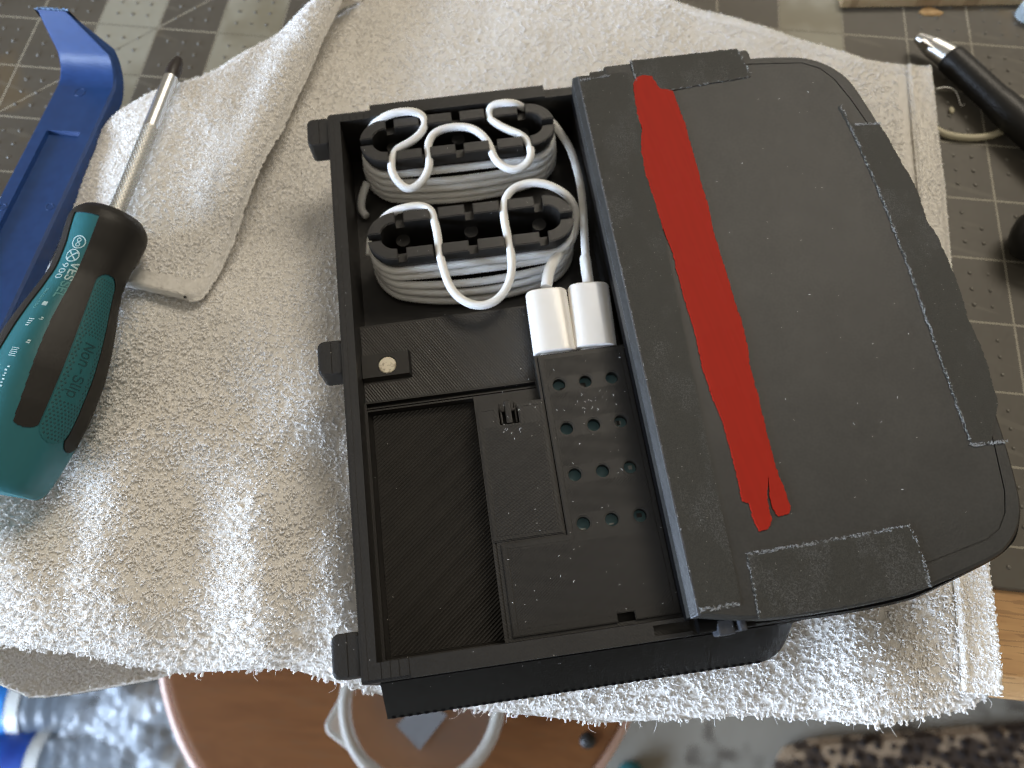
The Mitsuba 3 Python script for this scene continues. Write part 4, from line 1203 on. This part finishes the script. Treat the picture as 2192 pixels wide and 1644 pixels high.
# ------------------------------------------------------------------ pen at the right
bsdf('pen_rubber', bumped(pr((0.008, 0.0075, 0.007), 0.45, 0.45), lambda p, n, uv: 5e-5 * fbm(p.x * 900, p.y * 900, p.z * 900, 3)))
PA, PB = at(1962, 78, 0.0062), at(2033, 123, 0.0066)
pd = (at(2225, 300, 0.0075) - PB)
PL = np.linalg.norm(PB - PA)
nose = lathe(PA, PB, [(0, 0.0002), (0.0001, 0.0016), (0.0006, 0.0021), (0.0065, 0.0036), (0.0066, 0.0034), (0.0070, 0.0034), (0.0071, 0.0039), (PL - 0.0005, 0.0045), (PL + 0.001, 0.0045)], 36)
add('pen__nose', nose, 'chrome', smooth=30)
pn = (PB - PA) / PL
px_ = np.cross(pn, [0, 0, 1.0])
px_ /= np.linalg.norm(px_)
if px_[1] > 0:
    px_ = -px_
sl = trimesh.creation.box((0.0055, 0.0016, 0.0028))
fr_ = np.eye(4)
fr_[:3, 0], fr_[:3, 1], fr_[:3, 2], fr_[:3, 3] = pn, np.cross([0, 0, 1.0], pn), np.cross(pn, np.cross([0, 0, 1.0], pn)), PA + pn * 0.0062 + px_ * 0.0027 + [0, 0, 0.0012]
sl.apply_transform(fr_)
add('pen__nose_slot', sl, 'chrome', smooth=False)
pdl = np.linalg.norm(pd)
gp = [(-0.0004, 0.0040), (-0.0002, 0.0048), (0.0008, 0.0053)]
for s in np.linspace(0.002, 0.024, 60):
    gp.append((s, 0.0053 + 0.00004 * math.sin(s * 2600)))
gp += [(0.026, 0.0056), (0.03, 0.0058), (0.09, 0.0058), (0.0905, 0.0001)]
add('pen__grip', lathe(PB, PB + pd, gp, 40), 'pen_rubber', smooth=40)
tag('pen', 'black barrelled pen with a silver nose lying on the mat', 'pen')
# black knob
bsdf('knob_grey', pr((0.05, 0.05, 0.048), 0.4))
kc = at(2215, 505, 0.009)
kd = np.array([0.95, -0.25, 0.10])
add('knob__body', lathe(kc - kd * 0.0072, kc + kd * 0.03, [(0, 0.0001), (0.0002, 0.003), (0.001, 0.0056), (0.003, 0.0078), (0.006, 0.0087), (0.009, 0.0088), (0.03, 0.0088)], 40), 'pen_rubber', smooth=40)
add('knob__collar', lathe(kc - kd * 0.0072, kc + kd * 0.03, [(0.0085, 0.0087), (0.0086, 0.0091), (0.0125, 0.0091), (0.0126, 0.0087)], 40), 'knob_grey', smooth=40)
tag('knob', 'black rounded tool end at the right side of the mat', 'tool handle')
# cord, thread, flake, seed, board
bsdf('cord_cream', pr((0.50, 0.46, 0.33), 0.55))
cd = [at(1985, 262, 0.0016), at(2005, 278, 0.0014), at(2030, 289, 0.0013), at(2075, 295, 0.0013), at(2125, 289, 0.0013), at(2165, 268, 0.0013), at(2200, 240, 0.0013), at(2225, 205, 0.0013)]
add('cord', tube(spline(cd, 80), 0.0013, 12), 'cord_cream', 'cream cord curving over the mat from the towel to under the pen', 'cord', smooth=True)
th_ = [at(2005, 190, 0.010), at(2022, 187, 0.006), at(2042, 192, 0.0035), at(2052, 210, 0.0015), at(2058, 226, 0.0006), at(2064, 224, 0.0005)]
add('thread', tube(spline(th_, 40), 0.00022, 6), 'towel_loop', 'loose white thread hanging off the towel edge beside the pen', 'thread', smooth=True)
bsdf('flake_tan', pr(proc(lambda p, n, uv: mix((0.50, 0.33, 0.14), (0.28, 0.15, 0.05), fbm(p.x * 500, p.y * 500, 1.0, 3))), 0.5))
fl = [at(*p, 0.0002) for p in ((1966, 26), (1975, 18), (1990, 15), (2003, 20), (2020, 28), (2014, 33), (1998, 34), (1978, 33))]
fp = Polygon([(p[0] * 1000, p[1] * 1000) for p in fl])
fm = arr(ext(fp, 0.1, 0.45) + ext(fp.buffer(-0.5), 0.4, 0.7))
add('flake', (fm[0] * 0.001, fm[1]), 'flake_tan', 'small tan flake lying on the dark mat near the upper right corner', 'flake')
sd = trimesh.creation.icosphere(2, 1.0)
sd.apply_scale((0.0010, 0.0016, 0.0008))
sd.apply_translation(at(2037, 236, 0.0008))
add('seed', sd, 'cord_cream', 'pale seed-sized crumb on the mat beside the cord', 'crumb', smooth=True)
bsdf('board_tan', pr(proc(wood((0.36, 0.25, 0.13), (0.52, 0.40, 0.24), 70, 300, 5.0)), 0.5))
b0, b1 = at(1806, 3, 0.0035), at(2240, -4, 0.0035)
bd = (b1 - b0) / np.linalg.norm(b1 - b0)
bp = np.array([-bd[1], bd[0], 0])
p8 = [b0 + bp * o + [0, 0, z] for o, z in ((0.0006, -0.0035), (0.0, -0.003), (0.0, 0.0005), (0.0006, 0.001), (0.05, 0.001), (0.05, -0.0035))]
add('wood_strip', hullp([q + bd * t for q in p8 for t in (0.0, 0.10)]), 'board_tan', 'tan wooden strip along the top right edge of the mat', 'wood strip')
bsdf('cap_pale', pr((0.55, 0.66, 0.72), 0.35))
cp = at(2216, 8, 0.006)
add('bottle_cap', lathe(cp - [0, 0, 0.006], cp, [(0, 0.0001), (0, 0.0044), (0.005, 0.0044), (0.006, 0.0036), (0.0061, 0.0001)], 32), 'cap_pale', 'pale blue cap at the top right corner of the picture', 'cap', smooth=30)

# ------------------------------------------------------------------ things below the table
bsdf('stool_wood', pr(proc(wood((0.13, 0.045, 0.012), (0.22, 0.088, 0.026), 30, 140, 2.0)), 0.35, 0.5))
bsdf('stool_rim', pr((0.62, 0.42, 0.34), 0.4))
bsdf('stool_leg', pr((0.28, 0.13, 0.05), 0.45))
SC = np.array([-0.0774, 0.0476, -0.25])
add('stool__seat', lathe(SC - [0, 0, 0.03], SC, [(0, 0.001), (0, 0.145), (0.004, 0.1505), (0.024, 0.1515), (0.029, 0.149), (0.030, 0.145), (0.030, 0.0005)], 96, (0, 1, 0)), 'stool_wood', smooth=30)
th = np.linspace(0, 2 * np.pi, 128, endpoint=False)
add('stool__rim', tube([SC + [0.1522 * math.cos(t), 0.1522 * math.sin(t), -0.008] for t in th], 0.0040, 14, closed=True), 'stool_rim', smooth=True)
for k in range(4):
    a = math.pi / 4 + k * math.pi / 2
    d = np.array([math.cos(a), math.sin(a), 0])
    add('stool__leg', tube([SC + d * 0.10 - [0, 0, 0.028], SC + d * 0.16 - [0, 0, 0.4985]], [0.017, 0.012], 16), 'stool_leg')
hp = at(1258, 1585, -0.2495)
add('stool__screw_cover', lathe(hp - [0, 0, 0.003], hp + [0, 0, 0.0030], [(0, 0.0001), (0, 0.0046), (0.0045, 0.0044), (0.006, 0.002), (0.0061, 0.0001)], 24), 'chip_dark', smooth=30)
tag('stool', 'round brown wooden stool with a pale rim below the table', 'stool')
# clear box on the stool
bsdf('clear_plastic', {'type': 'blendbsdf', 'weight': 0.05, 'a': {'type': 'thindielectric', 'int_ior': 1.46}, 'b': {'type': 'twosided', 'bsdf': {'type': 'principled', 'base_color': rgb(0.62, 0.60, 0.56), 'roughness': 0.35}}})
bsdf('clear_rim', pr((0.66, 0.65, 0.62), 0.3, 0.6))
bsdf('box_label', pr((0.16, 0.165, 0.17), 0.5))
bsdf('clear_frosted', {'type': 'blendbsdf', 'weight': 0.33, 'a': {'type': 'thindielectric', 'int_ior': 1.46}, 'b': {'type': 'twosided', 'bsdf': {'type': 'principled', 'base_color': rgb(0.60, 0.56, 0.46), 'roughness': 0.4}}})
bsdf('clear_rim_soft', {'type': 'blendbsdf', 'weight': 0.5, 'a': {'type': 'thindielectric', 'int_ior': 1.46}, 'b': {'type': 'twosided', 'bsdf': {'type': 'principled', 'base_color': rgb(0.55, 0.53, 0.47), 'roughness': 0.3}}})
ZB = -0.238
rc = at(905, 1500, ZB)
RR = np.linalg.norm(at(1066, 1530, ZB) - rc)
cm = (rc[:2] * 1000)
lc = [at(*p, ZB)[:2] * 1000 for p in ((722, 1552), (800, 1455), (830, 1640))]
drop = shapely.union_all([Point(cm).buffer(RR * 1000 * 0.98, quad_segs=24), Point(lc[0]).buffer(6)]).convex_hull


def onbox(poly, z0, z1):
    v, f = arr(ext(poly, z0 * 1000, z1 * 1000))
    return v * 0.001, f


sv, sf = onbox(drop, ZB - 0.001, ZB)
sf = sf[(sv[sf][:, :, 2] > ZB - 0.0005).all(1)]
add('clear_box__lid', (sv, sf), 'clear_plastic', smooth=False)
add('clear_box__rim', tube(np.column_stack([np.array(drop.buffer(-1).exterior.segmentize(3).coords)[:-1] * 0.001, np.full(len(drop.buffer(-1).exterior.segmentize(3).coords) - 1, ZB)]), 0.0019, 10, closed=True), 'clear_rim_soft', smooth=True)
sv, sf = onbox(drop.difference(Point(cm).buffer(RR * 1000)), ZB - 0.001, ZB + 0.0015)
sf = sf[(sv[sf][:, :, 2] > ZB + 0.001).all(1)]
add('clear_box__shoulder', (sv, sf), 'clear_frosted', smooth=False)
th = np.linspace(0, 2 * np.pi, 72, endpoint=False)
add('clear_box__ring', tube([rc + [RR * math.cos(t), RR * math.sin(t), 0.004] for t in th], 0.0036, 12, closed=True), 'clear_rim_soft', smooth=True)
lb = [at(*p, ZB + 0.002)[:2] for p in ((848, 1553), (900, 1500), (958, 1530), (898, 1606))]
lm = arr(ext(Polygon([(p[0] * 1000, p[1] * 1000) for p in lb]).convex_hull, 0, 0.4))
add('clear_box__sticker', np and (lm[0] * 0.001 + [0, 0, ZB + 0.0016], lm[1]), 'box_label', smooth=False)
tag('clear_box', 'clear plastic box with a round rim standing on the brown stool', 'box')
# water bottles and film on a crate at the left
bsdf('pet_clear', {'type': 'blendbsdf', 'weight': 0.28, 'a': {'type': 'thindielectric', 'int_ior': 1.5}, 'b': {'type': 'twosided', 'bsdf': {'type': 'principled', 'base_color': rgb(0.40, 0.47, 0.54), 'roughness': 0.15}}})
bsdf('label_blue', pr(proc(lambda p, n, uv: mix((0.015, 0.16, 0.50), (0.03, 0.30, 0.72), smoothstep(0.4, 0.6, noise(p.x * 60, p.y * 60, p.z * 60)))), 0.3))
bsdf('label_navy', pr(proc(lambda p, n, uv: mix((0.008, 0.035, 0.24), (0.015, 0.08, 0.40), noise(p.x * 90, p.y * 90, p.z * 90))), 0.3))
bsdf('label_pale', pr((0.62, 0.64, 0.62), 0.2, 0.6, clearcoat=0.6))


def bottle(a, b, label_mat, s0, s1, text):
    k = number('water_bottle')
    a, b = np.array(a), np.array(b)
    L = np.linalg.norm(b - a)
    R = 0.032
    prof = [(0, 0.001), (0.001, 0.026), (0.006, R)] + [(s, R - 0.0012 * (0.5 + 0.5 * math.cos(s * 420))) for s in np.linspace(0.012, 0.14, 40)] + [(0.165, 0.026), (0.18, 0.0145), (0.195, 0.013)]
    add(k + '__body', lathe(a, b, prof, 40), 'pet_clear', smooth=True)
    add(k + '__label', lathe(a, b, [(s0, R + 0.0002), (s0, R + 0.0008), (s1, R + 0.0008), (s1, R + 0.0002)], 48), label_mat, smooth=30)
    add(k + '__label_edge', lathe(a, b, [(s1 + 0.001, R + 0.0002), (s1 + 0.001, R + 0.0006), (s1 + 0.012, R + 0.0006), (s1 + 0.012, R + 0.0002)], 48), 'label_pale', smooth=30)
    add(k + '__cap', lathe(a, b, [(0.193, 0.0138), (0.194, 0.0152), (0.207, 0.0152), (0.209, 0.013), (0.2091, 0.0005)], 32), 'label_pale', smooth=30)
    tag(k, text, 'bottle')


ZT = -0.50
bsdf('crate_grey', pr((0.10, 0.12, 0.135), 0.5))
q0, q1 = at(-30, 1520, ZT), at(110, 1500, ZT)
d = np.array([0.97, 0.12, 0.0]); d /= np.linalg.norm(d)
bottle(at(15, 1505, ZT) - d * 0.075, at(15, 1505, ZT) + d * 0.2, 'label_blue', 0.045, 0.093, 'clear bottle with bright blue label lying behind the other bottle')
d2 = np.array([0.97, 0.10, 0.0]); d2 /= np.linalg.norm(d2)
bottle(at(70, 1632, ZT) - d2 * 0.075, at(70, 1632, ZT) + d2 * 0.2, 'label_navy', 0.052, 0.085, 'clear bottle with dark navy label in the lower left corner')
bsdf('film', {'type': 'blendbsdf', 'weight': 0.45, 'a': {'type': 'thindielectric', 'int_ior': 1.4}, 'b': {'type': 'twosided', 'bsdf': {'type': 'principled', 'base_color': rgb(0.55, 0.61, 0.67), 'roughness': 0.22}}})
s, t = np.meshgrid(np.linspace(0, 1, 70), np.linspace(0, 1, 70), indexing='ij')
c00 = at(135, 1430, -0.455)
fxy = np.stack([c00[0] + 0.12 * s, c00[1] + 0.05 - 0.13 * t], -1)
fz_ = -0.468 + 0.045 * (meshkit.fbm(np.stack([fxy[..., 0] * 22, fxy[..., 1] * 22, s * 0], -1), 4, 6)) - 0.03
i, j = np.meshgrid(np.arange(69), np.arange(69), indexing='ij')
fq = np.stack([i * 70 + j, (i + 1) * 70 + j, (i + 1) * 70 + j + 1, i * 70 + j + 1], -1).reshape(-1, 4)
add('plastic_film', (np.dstack([fxy, fz_[..., None]]).reshape(-1, 3), fq), 'film', 'crumpled clear shrink film over the water bottles', 'plastic film', smooth=25)
cb = trimesh.creation.box((0.40, 0.36, 0.20))
cq = at(130, 1560, -0.55)
cb.apply_translation((cq[0] - 0.10, cq[1] + 0.02, -0.535 - 0.10 + 0.0))
ci = trimesh.creation.box((0.38, 0.34, 0.20))
ci.apply_translation((cq[0] - 0.10, cq[1] + 0.02, -0.535 - 0.09))
crate = m3.Manifold(m3.Mesh(cb.vertices.astype('f4'), cb.faces.astype('u4'))) - m3.Manifold(m3.Mesh((ci.vertices + [0, 0, 0.15]).astype('f4'), ci.faces.astype('u4')))
add('crate', crate, 'crate_grey', 'grey blue open crate carrying the water bottles', 'crate')
# patterned rug at the lower right
bsdf('rug_pile', pr(proc(lambda p, n, uv: mix((0.055, 0.040, 0.030), (0.30, 0.22, 0.145), smoothstep(0.46, 0.62, fbm(p.x * 55, p.y * 55, 2.0, 3)))), 0.9, 0.1))
bsdf('rug_tuft', pr((0.028, 0.022, 0.020), 0.9, 0.1))
rug = [at(*p, -0.735)[:2] for p in ((1672, 1640), (1690, 1608), (1740, 1592), (1840, 1584), (2000, 1572), (2300, 1548))]
rpoly = Polygon([tuple(p) for p in rug] + [(0.75, -0.25), (0.31, -0.25)]).buffer(0.01).buffer(-0.006)
P1, P2 = [Polygon([(x * 1000, y * 1000) for x, y in rpoly.buffer(-o).exterior.coords]) for o in (0.0, 0.006)]
v, f = arr(ext(P1, -750, -738) + ext(P2, -739, -732))
add('rug__mat', (v * 0.001, f), 'rug_pile', smooth=30)
tf = []
g = np.random.default_rng(8)
for i in range(34):
    for j in range(16):
        x, y = 0.285 + i * 0.0155 + 0.008 * (j % 2) + g.normal(0, 0.0014), -0.19 + j * 0.0135 + g.normal(0, 0.0014)
        if rpoly.buffer(-0.007).contains(Point(x, y)):
            tf.append((ico.vertices * [0.0052, 0.0046, 0.003] * g.uniform(0.7, 1.15) + [x, y, -0.732], ico.faces))
add('rug__tuft', cat(tf), 'rug_tuft', kind='stuff', smooth=True)
tag('rug', 'dark brown speckled rug on the floor in the lower right corner', 'rug')
bsdf('teal_cloth', pr((0.02, 0.12, 0.13), 0.7))
tb = trimesh.creation.icosphere(3, 1.0)
tb.apply_scale((0.016, 0.016, 0.016))
tb.apply_translation(at(1350, 1662, -0.734))
add('ball', tb, 'teal_cloth', 'teal ball on the floor beside the stool at the bottom edge', 'ball', smooth=True)
